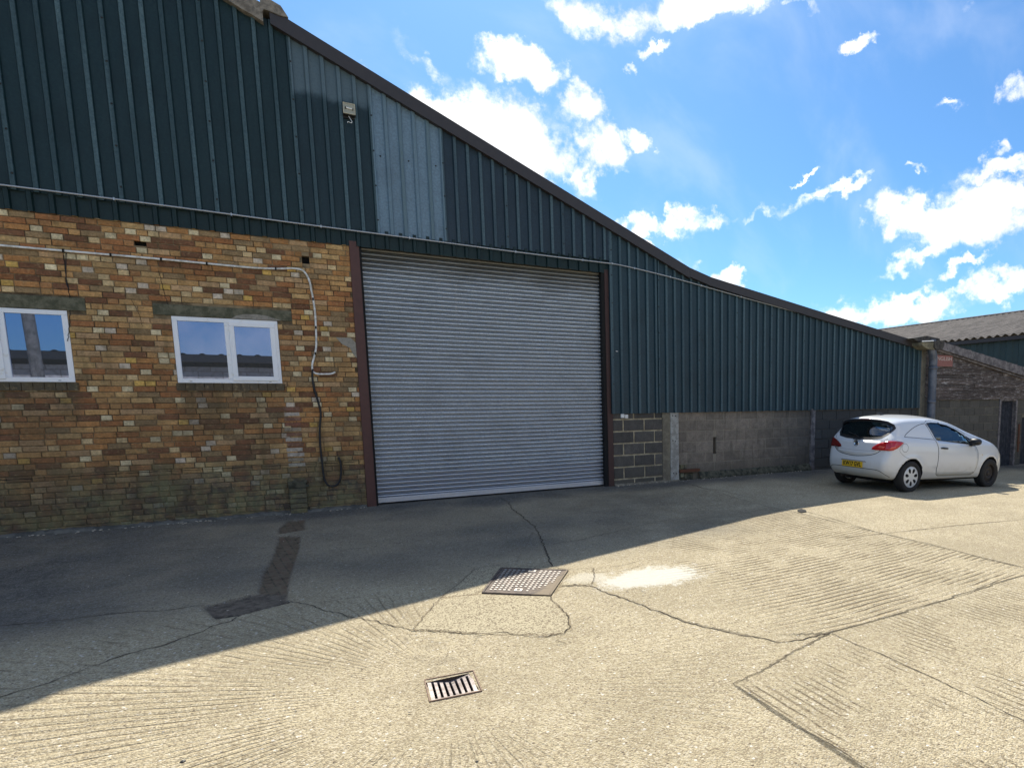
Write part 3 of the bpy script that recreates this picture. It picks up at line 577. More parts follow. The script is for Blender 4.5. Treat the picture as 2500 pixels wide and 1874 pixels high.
for i in range(len(laps)-1):
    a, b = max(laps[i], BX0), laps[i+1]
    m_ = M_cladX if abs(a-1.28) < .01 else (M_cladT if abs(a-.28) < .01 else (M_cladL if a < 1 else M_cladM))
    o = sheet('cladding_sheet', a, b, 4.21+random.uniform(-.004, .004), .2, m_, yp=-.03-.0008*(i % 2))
    if m_ is M_cladX: o['label'] = 'pale cladding sheet with a sky reflection in its colour'
sheet('cladding_strip', BX0, 5.2, 3.985, .2, M_strip, yp=-.006, ztop=4.25)
rl = [5.2]+[5.245+.19*5*k for k in range(1, 10)]
rl[1:] = [6.20, 7.15, 8.10, 9.05, 10.0, 10.95, 11.90, 12.85, 13.80]
for i in range(len(rl)-1):
    sheet('cladding_sheet', rl[i], rl[i+1], 1.388+random.uniform(-.003, .003), .19, M_cladR, yp=-.03-.0008*(i % 2))
sheet('cladding_sheet', 13.80, 14.09, 1.388, .19, M_cladR)
proto_s = MB().lathe([(.0001, -.008), (.009, -.006), (.013, 0), (.013, .004)], 8, 'Y').build('roofing_screw', M_black, barn)
NSC = 0
def screw(x, y, z):
    global NSC
    if NSC >= 99: return
    NSC += 1; o = proto_s.copy(); COL.objects.link(o); o.location = (x, y, z)
proto_s.location = (1.38, -.0325, 5.35)
for x in (1.78, 2.18, 2.5): screw(x, -.0325, 5.35)
for xs, z0, z1 in (([q+.006 for q in laps[3:]], 4.4, 9), ([q+.006 for q in rl], 1.95, 4.3)):
    for x in xs:
        z = z0
        while z < min(z1, zr(x)-.25): screw(x, -.0655, z); z += .5
for k in range(6): screw(7.25+k*.19*1.7, -.0325, 2.86)
# corner trim where the low cladding meets the door, and the flashing over the eaves
MB().prism([(5.165, 1.39), (5.215, 1.39), (5.215, 4.3), (5.165, 4.3)], -.066, .0).build('corner_trim', M_cladR, barn)
def bargeboard(x0, x1, drop, y0, y1, m_, name, step=.25, rough=0):
    xs = list(np.arange(x0, x1, step))+[x1]; mb = MB(); n = len(xs); vs = []
    for i, x in enumerate(xs):
        zt = zr(x)+(random.uniform(-rough, rough)); zb = zt-drop+(random.uniform(-rough, rough))
        vs += [(x, y0, zb), (x, y0, zt), (x, y1, zt+.01), (x, y1, zb)]
    mb.add(vs, [(4*i+a, 4*i+4+a, 4*i+4+(a+1) % 4, 4*i+(a+1) % 4) for i in range(n-1) for a in range(4)]+[(0, 1, 2, 3), (4*n-4, 4*n-3, 4*n-2, 4*n-1)])
    return mb.build(name, m_, barn)
bargeboard(.08, 6.9, .20, -.125, .12, M_barge, 'bargeboard', 6.9); bargeboard(6.9, 14.1, .172, -.127, .12, M_barge, 'bargeboard', .5)
# folded lip at the bottom edge of the board
bb = bargeboard(BX0, .0, .23, -.135, .12, M_fibre, 'cement_bargeboard', .08, .008); bb['label'] = 'broken grey fibre cement end of the bargeboard'
mb = MB(); mb.prism([(-.02, 6.90), (.02, 6.96), (.10, 6.95), (.20, 6.93), (.30, 6.935), (.22, 7.06), (.0, 7.14), (-.02, 7.14)], -.142, .12); mb.build('cement_barge_end', M_fibre, barn)
# roof, rear parts
def corr_roof(pts, y0, y1, pitch, amp, name, m_, parent, thick=.02):
    # pts: polyline in (x, z) down the slope; corrugations vary along y
    ys = np.arange(y0, y1+1e-6, pitch/6); mb = MB(); n = len(ys)
    for k in range(len(pts)-1):
        (xa, za), (xb, zb) = pts[k], pts[k+1]; vs = []
        for y in ys:
            h = amp*math.sin(2*math.pi*(y-y0)/pitch); vs += [(xa, y, za+h), (xb, y, zb+h)]
        mb.add(vs, [(2*i, 2*i+2, 2*i+3, 2*i+1) for i in range(n-1)], smooth=True)
    return mb.build(name, m_, parent, fixn=False)
corr_roof([(BX0, zr(BX0)-.02), (7.22, zr(7.22)-.02), (14.15, zr(14.15)-.02)], .125, 14, .146, .022, 'roof', M_roof, barn)
MB().box(14.10, 14.16, .3, 14, -.5, 3.0).build('side_wall', M_block, barn)
MB().prism([(BX0, -.3), (14.1, -.4), (14.1, 3.0), (7.22, 4.1), (BX0, zr(BX0)-.06)], 13.8, 13.95).build('rear_wall', M_block, barn)
MB().prism([(BX0+.01, -.3), (14.09, -.4), (14.09, 3.0), (7.22, 4.0), (BX0+.01, zr(BX0)-.2)], .42, .45).build('inner_lining', M_dark, barn)
MB().box(BX0-.02, BX0+.03, .25, 13.9, -.3, zr(BX0)-.1).build('gable_side', M_brick, barn)
# shutter and frame
MB().box(.868, 1.0, -.015, .2, -.1, 4.06).build('door_post', M_frame, barn, bevel=.004)
MB().box(5.085, 5.20, -.012, .2, -.1, 4.05).build('door_post', M_frameD, barn, bevel=.004)
MB().box(5.02, 5.085, .0, .2, .0, 4.0).build('guide_channel', M_dark, barn); MB().box(1.0, 1.03, .0, .2, .0, 4.0).build('guide_channel', M_dark, barn)
MB().box(1.0, 5.085, .145, .35, 3.97, 4.3).build('door_head', M_dark, barn)
sh = []
z = .115; SL = .0700
while z < 3.98:
    for q, yy in ((.0, .185), (.02, .122), (.09, .106), (.22, .098), (.36, .098), (.47, .105), (.54, .122), (.56, .185), (.67, .185), (.69, .118), (.73, .110), (.78, .112), (.80, .122), (.82, .185), (.99, .185)): sh.append((z+SL*q, yy))
    z += SL
mb = MB(); n = len(sh); vs = []
xs_ = np.linspace(1.01, 5.07, 30)
for x in xs_:
    s_ = .006*math.sin((x-1)/4.07*math.pi)
    vs += [(x, y+s_*.5, z_-s_) for z_, y in sh]
mb.add(vs, [(i*n+k, (i+1)*n+k, (i+1)*n+k+1, i*n+k+1) for i in range(len(xs_)-1) for k in range(n-1)], smooth=True)
shut = mb.build('roller_shutter', M_galv, barn, fixn=False); shut.data.set_sharp_from_angle(angle=R(50))
MB().box(1.01, 5.07, .10, .14, .025, .112).build('bottom_rail', M_galv, shut, bevel=.006)
# block wall right
def gp(base, v=.16):
    return lambda: (lambda k: tuple(c*k for c in base))(random.uniform(1-v, 1+v))
mb = MB(); masonry(mb, 5.205, 6.29, -.1, 1.40, .232, .462, .232, .028, gp((.115, .105, .092), .2), gp((.115, .108, .098)), -.002, [], 'stretch', .003, dep=.05); mb.build('dark_block_wall', M_block, barn, fixn=False)
MB().box(5.2, 6.3, .010, .2, -.2, 1.42).build('mortar', mat('pale_mortar', rough=.95, build=conc((.30, .25, .165), (.50, .43, .29), 8)), barn)
MB().box(6.29, 6.47, -.012, .2, -.2, 1.41).build('pillar_render', M_pillar2, barn, bevel=.006)
pl = MB().box(6.47, 6.665, -.03, .2, -.2, 1.41).build('concrete_pillar', M_pillar, barn, bevel=.01)
for x_, z_ in ((6.52, 1.33), (6.59, 1.325), (6.52, .83), (6.58, .81), (6.53, .16), (6.6, .15)): MB().lathe([(.0001, -.003), (.012, -.003), (.012, .004)], 8, 'Y', (x_, -.031, z_)).build('bolt_hole', M_dark, pl)
SLOT = [(7.545, 7.625, .50, .86)]
mb = MB(); masonry(mb, 6.665, 10.27, .12, 1.40, .222, .462, .23, .012, gp((.25, .21, .165), .1), gp((.24, .2, .18)), .012, SLOT, 'stretch', .002, dep=.05); mb.build('pink_grey_block_wall', M_block, barn, fixn=False)
mb = MB(); wall_backing(mb, 6.665, 14.1, -.45, 1.42, .0165, .2, SLOT); mb.build('mortar', M_bmort, barn, fixn=False)
MB().box(7.545, 7.625, .12, .15, .5, .86).build('slot_vent', M_dark, barn)
mb = MB(); masonry(mb, 10.45, 14.06, -.42, 1.40, .225, .455, .225, .013, gp((.085, .082, .078), .25), gp((.09, .085, .08), .3), .0, [], 'stretch', .003, dep=.05); mb.build('damp_block_wall', M_block, barn, fixn=False)
MB().box(10.29, 10.42, -.035, .2, -.4, 1.42).build('wall_post', M_fasc, barn, bevel=.008)
MB().box(14.09, 14.30, -.05, .25, -.6, 2.98).build('end_post', M_pillar2, barn, bevel=.008)
# weathered plinth along the foot of the wall
mb = MB(); n = 60; xs_ = np.linspace(7.15, 10.27, n); vs = []
for x in xs_:
    k = random.uniform(-.008, .008); zb = float(gz(x, -.08))-.1; vs += [(x, -.10+k, zb), (x, -.085+k, .035+random.uniform(-.012, .012)), (x, -.02, .13+random.uniform(-.012, .016)), (x, .03, .15)]
mb.add(vs, [(4*i+a, 4*i+4+a, 4*i+5+a, 4*i+1+a) for i in range(n-1) for a in range(3)]); mb.build('plinth', M_plinth, barn)
MB().box(6.668, 7.02, -.02, .03, -.1, .14).build('rubble_base', M_plinth, barn, bevel=.01)
MB().box(6.67, 7.15, -.075, .0, .165, .225).build('steel_stub', M_rust, barn, bevel=.004)
for x, z_, c in ((6.70, .235, (.42, .36, .2)), (6.70, .06, (.5, .46, .38)), (6.78, .235, (.4, .33, .2)), (6.78, .03, (.3, .26, .2))): MB().box(x, x+.07, -.05, .02, z_, z_+.09, 0, c).build('loose_brick', M_brick, barn, bevel=.008)
# mortar haunch along the brick wall foot
mb = MB(); n = 150; xs_ = np.linspace(-5.5, .86, n); vs = []
for x in xs_:
    a = abs(math.sin(x*1.7)+.6*math.sin(x*4.1))*.02; vs += [(x, -.09-a-random.uniform(0, .03), -.03), (x, -.05-a*.5, .012+random.uniform(-.006, .012)), (x, .0, .03+a*.6+random.uniform(-.008, .012)), (x, .02, .03)]
mb.add(vs, [(4*i+q, 4*i+4+q, 4*i+5+q, 4*i+1+q) for i in range(n-1) for q in range(3)], smooth=True); mb.build('cement_haunch', mat('haunch', rough=.96, build=conc((.07, .07, .062), (.15, .145, .125), 7)), barn)
mb = MB(); n = 60; xs_ = np.linspace(5.2, 6.66, n); vs = []
for x in xs_: vs += [(x, -.09-random.uniform(0, .03), -.03), (x, -.04, .012+random.uniform(-.006, .01)), (x, .0, .03+random.uniform(-.006, .01))]
mb.add(vs, [(3*i+q, 3*i+3+q, 3*i+4+q, 3*i+1+q) for i in range(n-1) for q in range(2)]); mb.build('cement_haunch', M_pillar2, barn)
# ------------------------------------------------------------------ fixings on the barn
pts = [(-6.4, -.085, 4.26), (-2.848, -.085, 4.262), (-1.045, -.085, 4.245), (.286, -.085, 4.222), (1.733, -.085, 4.205), (3.724, -.085, 4.178), (5.0, -.085, 4.172), (5.45, -.085, 4.16), (6.36, -.085, 4.064), (7.244, -.085, 3.944), (8.471, -.085, 3.768), (9.879, -.085, 3.575), (11.859, -.085, 3.287), (13.912, -.085, 2.955)]
pts = [(a*.992, b, 1.6+(c-1.6)*.992) for a, b, c in pts]; wp = smooth_path(pts, 6)
lc = empty('electrical_conduit', (0, -.085, 4.2), label='long thin grey conduit running along the foot of the green cladding', cat='conduit')
o = MB().tube(wp, .0115, 8).build('pipe', M_zinc); o.parent = lc; o.matrix_parent_inverse = Matrix.Translation((0, .085, -4.2))
for i in range(4, len(wp)-3, 5):
    p = wp[i]; o = MB().box(p.x-.008, p.x+.008, p.y-.015, -.03, p.z-.017, p.z+.017).build('pipe_clip', M_zinc); o.parent = lc; o.matrix_parent_inverse = Matrix.Translation((0, .085, -4.2))
wc = empty('white_conduit', (0, 0, 0), label='white conduit crossing the brick wall, bending down beside the window', cat='conduit')
wp = smooth_path([(-6, -.022, 3.55), (-2.92, -.022, 3.548), (-1.387, -.022, 3.548), (-.459, -.022, 3.537), (-.1, -.022, 3.552), (.135, -.022, 3.577), (.245, -.022, 3.55), (.307, -.022, 3.429), (.325, -.022, 3.286), (.342, -.022, 3.12), (.35, -.022, 2.919), (.336, -.022, 2.529), (.307, -.022, 2.365), (.262, -.022, 2.21), (.262, -.022, 2.11), (.313, -.022, 2.07), (.42, -.022, 2.068), (.50, -.022, 2.073), (.558, -.022, 2.099)], 6)
MB().tube(wp, .0135, 8).build('pipe', M_cond, wc)
for (x, z_) in ((-2.35, 3.55), (-1.9, 3.548), (-1.39, 3.548), (-.9, 3.542), (-.1, 3.552), (.338, 3.16), (.345, 2.75), (.31, 2.37)): MB().box(x-.010, x+.010, -.040, -.002, z_-.020, z_+.020).build('pipe_clip', M_dark, wc)
MB().tube(smooth_path([(-2.33, -.01, 3.53), (-2.36, -.012, 3.2), (-2.35, -.012, 3.1)], 4), .005, 6).build('loose_wire', M_black, wc)
wp = smooth_path([(.262, -.03, 2.14), (.25, -.03, 2.02), (.262, -.03, 1.85), (.298, -.03, 1.66), (.322, -.03, 1.482), (.292, -.03, 1.25), (.282, -.03, 1.0), (.29, -.03, .7), (.299, -.03, .5), (.335, -.034, .40), (.40, -.036, .364), (.47, -.034, .39), (.515, -.032, .47), (.536, -.03, .6), (.536, -.03, .72), (.512, -.02, .81)], 6)
tag(MB().tube(wp, .014, 8).build('black_cable', M_black), 'black cable hanging from the white conduit and looping up into the brick wall', 'cable')
fl = empty('floodlight', (.985, -.06, 5.90), label='small square cream floodlight high on the green cladding', cat='floodlight')
MB().box(-.085, .085, -.07, .0, -.085, .085).build('housing', M_black, fl, bevel=.006)
mb = MB(); frame_ring(mb, -.08, .08, -.075, .075, .010, -.084, -.068); mb.build('bezel', M_cream, fl, bevel=.003)
MB().box(-.07, .07, -.076, -.0705, -.065, .065).build('reflector', mat('old_reflector', (.33, .32, .25), .45, .2), fl)
MB().tube([(-.042, -.082, .006), (.042, -.082, -.002)], .010, 8).build('lamp_tube', M_white, fl)
MB().box(-.052, -.040, -.09, -.076, -.012, .016).build('lamp_holder', M_dark, fl); MB().box(.040, .052, -.09, -.076, -.018, .010).build('lamp_holder', M_dark, fl)
MB().tube(smooth_path([(-.01, -.03, -.085), (.01, -.05, -.13), (.028, -.06, -.17), (.015, -.065, -.19), (-.01, -.06, -.182), (-.028, -.055, -.178), (-.03, -.055, -.195)], 4), .0045, 6).build('wire', M_white, fl)
MB().box(-.10, .09, .0, .035, -.11, -.02).build('bracket', M_black, fl)
tag(MB().box(5.36, 5.43, -.04, .0, 1.31, 1.385).build('socket_box', M_white, bevel=.005), 'left of two small white boxes on the blocks beside the shutter', 'box')
b2 = MB().box(5.445, 5.515, -.035, .0, 1.30, 1.37).build('key_switch_box', M_white, bevel=.005); tag(b2, 'right white switch box with a recessed cover beside the shutter', 'box')
mb = MB(); frame_ring(mb, 5.458, 5.502, 1.315, 1.357, .004, -.037, -.0352); mb.build('cover_rim', M_zinc, b2)
tag(MB().tube([(5.26, -.065, 2.565), (5.30, -.075, 2.56)], .006, 6).build('hook', M_white), 'tiny white hook on the cladding beside the shutter', 'hook')
# hopper and downpipe
hp = empty('rain_hopper', (14.02, 0, 2.98), label='mossy box hopper where the barn and shed roofs meet', cat='hopper')
M_hop = mat('lichen_gutter', rough=.9, build=conc((.13, .115, .075), (.25, .22, .14), 9)); M_hd = mat('dark_gutter', rough=.9, build=conc((.03, .027, .024), (.09, .08, .07), 9))
MB().prism([(-.42, .06), (-.40, -.02), (-.16, -.10), (.20, -.10), (.23, .06)], -.42, -.10).build('box_outlet', M_hop, hp, bevel=.006)
MB().prism([(.05, .10), (.05, -.06), (.12, -.10), (.36, -.10), (.44, .02), (.44, .14)], -.46, .3).build('gutter_end', M_hd, hp, bevel=.006)
MB().prism([(-.62, .16), (-.42, .08), (.05, .12), (.44, .14), (.42, .19), (-.1, .24)], -.32, .25).build('lead_flashing', M_hd, hp)
MB().tube([(-.42, -.435, .075), (.02, -.435, .105)], .014, 6).build('gutter_bracket', M_white, hp)
dp = empty('downpipe', (14.28, -.2, 0), label='grey plastic downpipe with a swan neck beside the shed', cat='downpipe')
wp = smooth_path([(-.10, -.08, 3.14), (-.10, -.08, 2.95), (-.06, -.08, 2.82), (.02, -.06, 2.66), (.03, -.05, 2.5), (.03, -.05, 2.2), (.03, -.05, .0), (.03, -.05, -.05)], 5)
MB().tube(wp, .105, 20).build('pipe', M_drain, dp)
mb = MB()
for z_ in (2.42, 1.55, .7): MB().lathe([(.10, -.04), (.116, -.04), (.116, .04), (.10, .04)], 24, 'Z', (.03, -.05, z_)).build('collar', M_drain, dp)
tag(MB().tube([(14.36, -.10, 1.98), (14.33, -.14, 1.68)], .012, 6).build('white_rod', M_white), 'short white rod leaning against the end post', 'rod')
# ------------------------------------------------------------------ timber shed
shed = empty('timber_shed', (14.3, 0, -.3), label='low shed with weathered grey boards over block walls, dark doors', cat='shed')
def U(o): o.parent = shed; o.matrix_parent_inverse = Matrix.Translation((-14.3, 0, .3)); return o
fz = lambda x: 3.125-.150*(x-14.72)
DOORS = [(17.80, 18.60, -.6, 1.585), (18.97, 21.2, -.6, 1.05)]
mb = MB(); masonry(mb, 14.3, 22, -.62, 1.60, .222, .455, .225, .012, gp((.19, .17, .135), .14), gp((.19, .17, .135)), .0, DOORS, 'stretch', .003, dep=.05); U(mb.build('block_wall', M_block, None, fixn=False))
mb = MB(); wall_backing(mb, 14.3, 22, -.7, 1.62, .010, .2, DOORS); U(mb.build('mortar', mat('shed_mortar', rough=.95, build=conc((.13, .115, .08), (.22, .2, .15), 6)), None, fixn=False))
mb = MB(); z = 1.60; 
while z < 3.15:
    h = .085; x1 = min(22, 14.75+(3.14-z-h)/.150+.3)
    x = 14.3
    while x < x1-.05:
        x2 = min(x+random.uniform(.8, 2.6), x1); f_ = random.uniform(.55, 1.35); y = random.uniform(-.006, .006)
        mb.add([(x, -.045+y, z), (x2-.006, -.045+y, z+random.uniform(-.006, .006)), (x2-.006, -.022+y, z+h+.01), (x, -.022+y, z+h+.01), (x, .01, z), (x2-.006, .01, z)], [(0, 1, 2, 3), (0, 4, 5, 1)], 0, (f_, f_, f_)); x = x2
    z += h
U(mb.build('boards', M_boards, None, fixn=False))
mb = MB(); mb.prism([(14.3, 1.6), (22, 1.6), (22, 2.0), (14.8, 3.05), (14.3, 3.05)], .012, .1); U(mb.build('board_backing', M_dark))
mb = MB(); mb.prism([(14.72, fz(14.72)-.20), (22.2, fz(22.2)-.30), (22.2, fz(22.2)), (14.72, fz(14.72))], -.16, -.12); U(mb.build('fascia', M_fasc))
mb = MB(); mb.prism([(14.6, fz(14.6)-.24), (22.2, fz(22.2)-.385), (22.2, fz(22.2)-.335), (14.6, fz(14.6)-.20)], -.10, -.05); U(mb.build('under_batten', M_fasc))
o = corr_roof([(14.8, fz(14.8)-.03), (22.2, fz(22.2)-.03)], -.115, 8, .146, .02, 'roof', M_roof, None); U(o)
o = U(MB().box(17.83, 18.57, .10, .14, -.6, 1.56).build('door', M_bluedoor)); 
mb = MB()
for k in range(6): mb.box(17.84+k*.122, 17.84+k*.122+.115, .088, .101, -.6, 1.55)
mb.build('planks', M_bluedoor, o).parent = o
mb = MB(); mb.box(17.74, 17.82, -.02, .1, -.6, 1.60); mb.box(18.58, 18.66, -.02, .1, -.6, 1.60); mb.box(17.74, 18.66, -.018, .1, 1.55, 1.615); U(mb.build('door_frame', M_fasc))
U(MB().box(17.93, 17.96, .06, .09, .62, .66).build('door_handle', M_zinc))
U(MB().box(18.97, 21.2, .08, .12, -.6, 1.05).build('stable_door', M_bluedoor))
mb = MB(); mb.box(18.78, 18.86, -.02, .0, .0, .85); mb.box(18.76, 18.9, -.025, .0, .25, .32); U(mb.build('gate_bracket', M_rust))
U(MB().box(17.3, 20, -.18, .1, -.62, -.40).build('door_step', M_fibre))
# painted sign: flat board with pale lettering
sg = empty('shed_sign', (15.02, -.055, 2.63), label='faded red board with pale lettering behind the downpipe', cat='sign')
MB().box(-.42, .36, -.012, .012, -.14, .15).build('board', mat('faded_red', rough=.8, build=lambda t, b, p: t.set(b.inputs['Base Color'], t.mix(t.noise(p, 22, 5, .7), (.21, .075, .06), (.40, .19, .16)))), sg)
def text(s_, size, mat_, name, parent, loc, rot, ext=.002, width=None, bold=0):
    cu = bpy.data.curves.new(name, 'FONT'); cu.body = s_; cu.size = size; cu.extrude = ext; cu.align_x = 'CENTER'; cu.align_y = 'CENTER'; cu.offset = bold
    o = bpy.data.objects.new(name, cu); COL.objects.link(o); dg = bpy.context.evaluated_depsgraph_get(); me = bpy.data.meshes.new_from_object(o.evaluated_get(dg)); bpy.data.objects.remove(o)
    xs = [v.co.x for v in me.vertices]
    if width:
        k = width/(max(xs)-min(xs))
        for v in me.vertices: v.co.x *= k
    me.materials.clear(); me.materials.append(mat_); o = bpy.data.objects.new(name, me); COL.objects.link(o); o.parent = parent; o.location = loc; o.rotation_euler = rot
    return o
text('ENGLISH', .14, mat('faded_letter', (.55, .45, .40), .8), 'lettering', sg, (-.04, -.014, .055), (R(90), 0, 0), width=.70, bold=.001)
# ------------------------------------------------------------------ barn behind, barn opposite
bk = empty('far_barn', (24, 0, -.4), label='distant barn with pale corrugated roof and dark green side wall', cat='barn')
def K(o): o.parent = bk; o.matrix_parent_inverse = Matrix.Translation((-24, 0, .4)); return o
K(corr_roof([(23.75, 4.06), (32, 5.98)], -12, 46, .33, .045, 'roof', M_roof, None))
K(corr_roof([(32, 5.98), (40.2, 4.06)], -12, 46, .33, .045, 'roof', M_roof, None))
mb = MB(); ys = np.arange(-11.8, 45.8, .25); vs = []
for i, y in enumerate(ys): xx = 24-(.04 if i % 2 else 0); vs += [(xx, y, -1), (xx, y, 3.98), (xx, y+.2, -1), (xx, y+.2, 3.98)]
n = len(ys)*2; mb.add(vs, [(2*i, 2*i+1, 2*i+3, 2*i+2) for i in range(n-1)]); K(mb.build('green_wall', mat('far_green', rough=.6, build=clad((.014, .034, .034))), None, fixn=False))
K(MB().box(23.78, 23.95, -12, 46, 3.86, 4.0).build('eaves_board', M_barge))
for y in (-11.9, 45.7): K(MB().prism([(24, -1), (40, -1), (40, 4), (32, 5.9), (24, 4)], y, y+.1).build('gable_wall', M_block))
mb = MB(); yy = -12
K(MB().tube([(32, -12, 6.0), (32, 46, 6.0)], .08, 6).build('ridge_cap', M_roof))
op = empty('opposite_barn', (0, -24, -.2), label='blockwork barn across the yard, mirrored in the windows', cat='barn')
def O(o): o.parent = op; o.matrix_parent_inverse = Matrix.Translation((0, 24, .2)); return o
mb = MB(); mb.box(-26, 22, -30, -24, -.4, 3.35)
def oppb(t, b, p):
    bt = t.new('ShaderNodeTexBrick', {'Vector': t.new('ShaderNodeMapping', {'Vector': p, 'Rotation': (R(90), 0, 0)}).outputs[0], 'Color1': (.74, .64, .54, 1), 'Color2': (.60, .52, .44, 1), 'Mortar': (.34, .29, .24, 1), 'Scale': 1., 'Mortar Size': .02, 'Brick Width': .9, 'Row Height': .45})
    t.set(b.inputs['Base Color'], t.mix(t.mr(t.noise(p, 6, 5), .4, .7, 0, .5), bt.outputs[0], (.20, .17, .13)))
O(mb.build('block_wall', mat('opposite_blocks', rough=.95, build=oppb)))
mb = MB(); vs = []; xs_ = np.arange(-26.5, 22.5, .085); n = len(xs_)
for i, x in enumerate(xs_):
    h = .05*(1 if (i % 8) < 2 else 0); vs += [(x, -23.5, 3.86+h), (x, -30.5, 3.4+h)]
mb.add(vs, [(2*i, 2*i+2, 2*i+3, 2*i+1) for i in range(n-1)]); O(mb.build('roof', M_roof, None, fixn=False)); O(MB().box(-26.4, 22.4, -23.95, -23.5, 3.54, 3.84).build('eaves_board', M_black))
tag(MB().tube([(-6.1, -13.6, -.3), (-6.35, -13.6, 9.5)], [.15, .12], 10).build('utility_pole', M_fibre), 'grey pole across the yard, seen only as a reflection in the left window', 'pole')
# ------------------------------------------------------------------ manhole cover and gully
mc = [Vector((1.75, -4.385)), Vector((2.336, -4.844)), Vector((1.892, -5.531)), Vector((1.366, -5.123))]
def mq(u, v, z=0):
    a = mc[0].lerp(mc[1], u); b = mc[3].lerp(mc[2], u); p = a.lerp(b, v); return (p.x, p.y, float(gz(p.x, p.y))+.012+z)
def mbox(mb, u0, u1, v0, v1, z0, z1): mb.add([mq(u, v, z) for u in (u0, u1) for v in (v0, v1) for z in (z0, z1)], [(0, 1, 3, 2), (4, 6, 7, 5), (0, 4, 5, 1), (2, 3, 7, 6), (0, 2, 6, 4), (1, 5, 7, 3)])
mh = empty('manhole_cover', (1.85, -4.95, float(gz(1.85, -4.95))), label='rusty square manhole cover of raised studs, half in shadow', cat='manhole cover')
def H(o): o.parent = mh; o.matrix_parent_inverse = Matrix.Translation(-mh.location); return o
def rustiron(t, b, p):
    n = t.noise(p, 14, 5, .7); c = t.mix(t.mr(n, .4, .6), (.07, .054, .044), (.135, .10, .078))
    s = t.new('ShaderNodeSeparateXYZ', {'Vector': p}); k = t.m('SUBTRACT', s.outputs[0], s.outputs[1]); k2 = t.mr(t.m('ADD', k, t.m('MULTIPLY', n, .5)), 7.35, 7.5); c = t.mix(t.m('MULTIPLY', k2, .8), c, (.19, .145, .09))
    t.set(b.inputs['Base Color'], c); bump(t, b, n, .5, .006)
mb = MB(); mbox(mb, .035, .965, .035, .965, -.03, .004); H(mb.build('plate', mat('rusty_plate', rough=.8, build=rustiron)))
mb = MB(); mbox(mb, 0, 1, 0, .028, -.05, .008); mbox(mb, 0, 1, .972, 1, -.05, .006); mbox(mb, 0, .028, .028, .972, -.05, .007); mbox(mb, .972, 1, .028, .972, -.05, .009); H(mb.build('frame', mat('rusty_frame', rough=.8, build=rustiron)))
mb = MB(); NU, NV = 13, 12
M_pol = mat('polished_iron', (.42, .39, .36), .42, .5)
for i in range(NU):
    for j in range(NV):
        u, v = .07+.86*(i+.5)/NU, .07+.86*(j+.5)/NV
        if (abs(u-.5) < .07 and (abs(v-.12) < .07 or abs(v-.88) < .07)): continue
        if (u-.35)*.9+(v-.62) > .52+random.uniform(-.14, .10): continue
        s_ = random.uniform(.8, 1.); a_, b_ = .018*s_, .0155*s_; mbox(mb, u-a_, u+a_, v-b_, v+b_, .003, .0095)
H(mb.build('studs', M_pol))
for v in (.12, .88):
    mb = MB(); mbox(mb, .445, .555, v-.045, v-.025, .003, .011); mbox(mb, .445, .555, v+.025, v+.045, .003, .011); mbox(mb, .445, .475, v-.025, v+.025, .003, .011); mbox(mb, .525, .555, v-.025, v+.025, .003, .011); kh = H(mb.build('keyhole_surround', M_pol))
    mb = MB(); mbox(mb, .48, .52, v-.012, v+.012, .003, .0065); o = mb.build('keyhole', M_dark); H(o)
gc = (.742, -6.862); zg = float(Z[np.searchsorted(gxs, GX0), np.searchsorted(gys, GY0)])+.006
gu = empty('drain_grate', (gc[0], gc[1], zg), (0, 0, R(-4.5)), label='square dished iron drain grate sunk in the sunlit concrete', cat='drain')
mb = MB(); mb.box(-.158, .158, -.170, -.162, -.06, .002); mb.box(-.158, .158, .163, .172, -.06, .003); mb.box(-.158, -.151, -.162, .163, -.06, .003); mb.box(.151, .158, -.162, .163, -.06, .003); mb.build('frame', mat('rusty_rim', (.20, .13, .09), .8), gu)
mb = MB()
def dz(x, y): return -.004-.030*max(0., 1-abs(x)/.14)*max(0., min(1, (y+.16)/.32))
def bar(x0, x1, y0, y1, n=8):
    vs = []
    for k in range(n+1):
        y = y0+(y1-y0)*k/n
        for x in (x0, x1): vs += [(x, y, dz(x, y)), (x, y, dz(x, y)-.03)]
    mb.add(vs, [(4*k, 4*k+4, 4*k+6, 4*k+2) for k in range(n)]+[(4*k+1, 4*k+3, 4*k+7, 4*k+5) for k in range(n)]+[(4*k, 4*k+1, 4*k+5, 4*k+4) for k in range(n)]+[(4*k+2, 4*k+6, 4*k+7, 4*k+3) for k in range(n)]+[(0, 2, 3, 1), (4*n, 4*n+1, 4*n+3, 4*n+2)])
nb = 8; pit = .286/nb
for k in range(nb):
    x0 = -.143+k*pit; x0b = x0+(0 if k == 0 else .004); bar(x0b, x0b+.0195+(.004 if k in (0, nb-1) else 0), -.143, .125)
for k in range(nb*2):
    x0 = -.143+k*.286/(2*nb); bar(x0, x0+.286/(2*nb), -.158, -.143, 1); bar(x0, x0+.286/(2*nb), .125, .142, 1)
mb.build('bars', mat('worn_iron', rough=.45, metal=.35, build=lambda t, b, p: t.set(b.inputs['Base Color'], t.mix(t.mr(t.noise(p, 25, 5, .7), .35, .65), (.20, .165, .15), (.34, .30, .29)))), gu)
mb = MB(); mb.add([(x, y, z) for x in (-.15, .15) for y in (-.16, .16) for z in (-.35, -.04)], [(0, 1, 3, 2), (4, 6, 7, 5), (0, 4, 5, 1), (2, 3, 7, 6), (0, 2, 6, 4)]); mb.build('gully_pit', M_dark, gu, fixn=False)
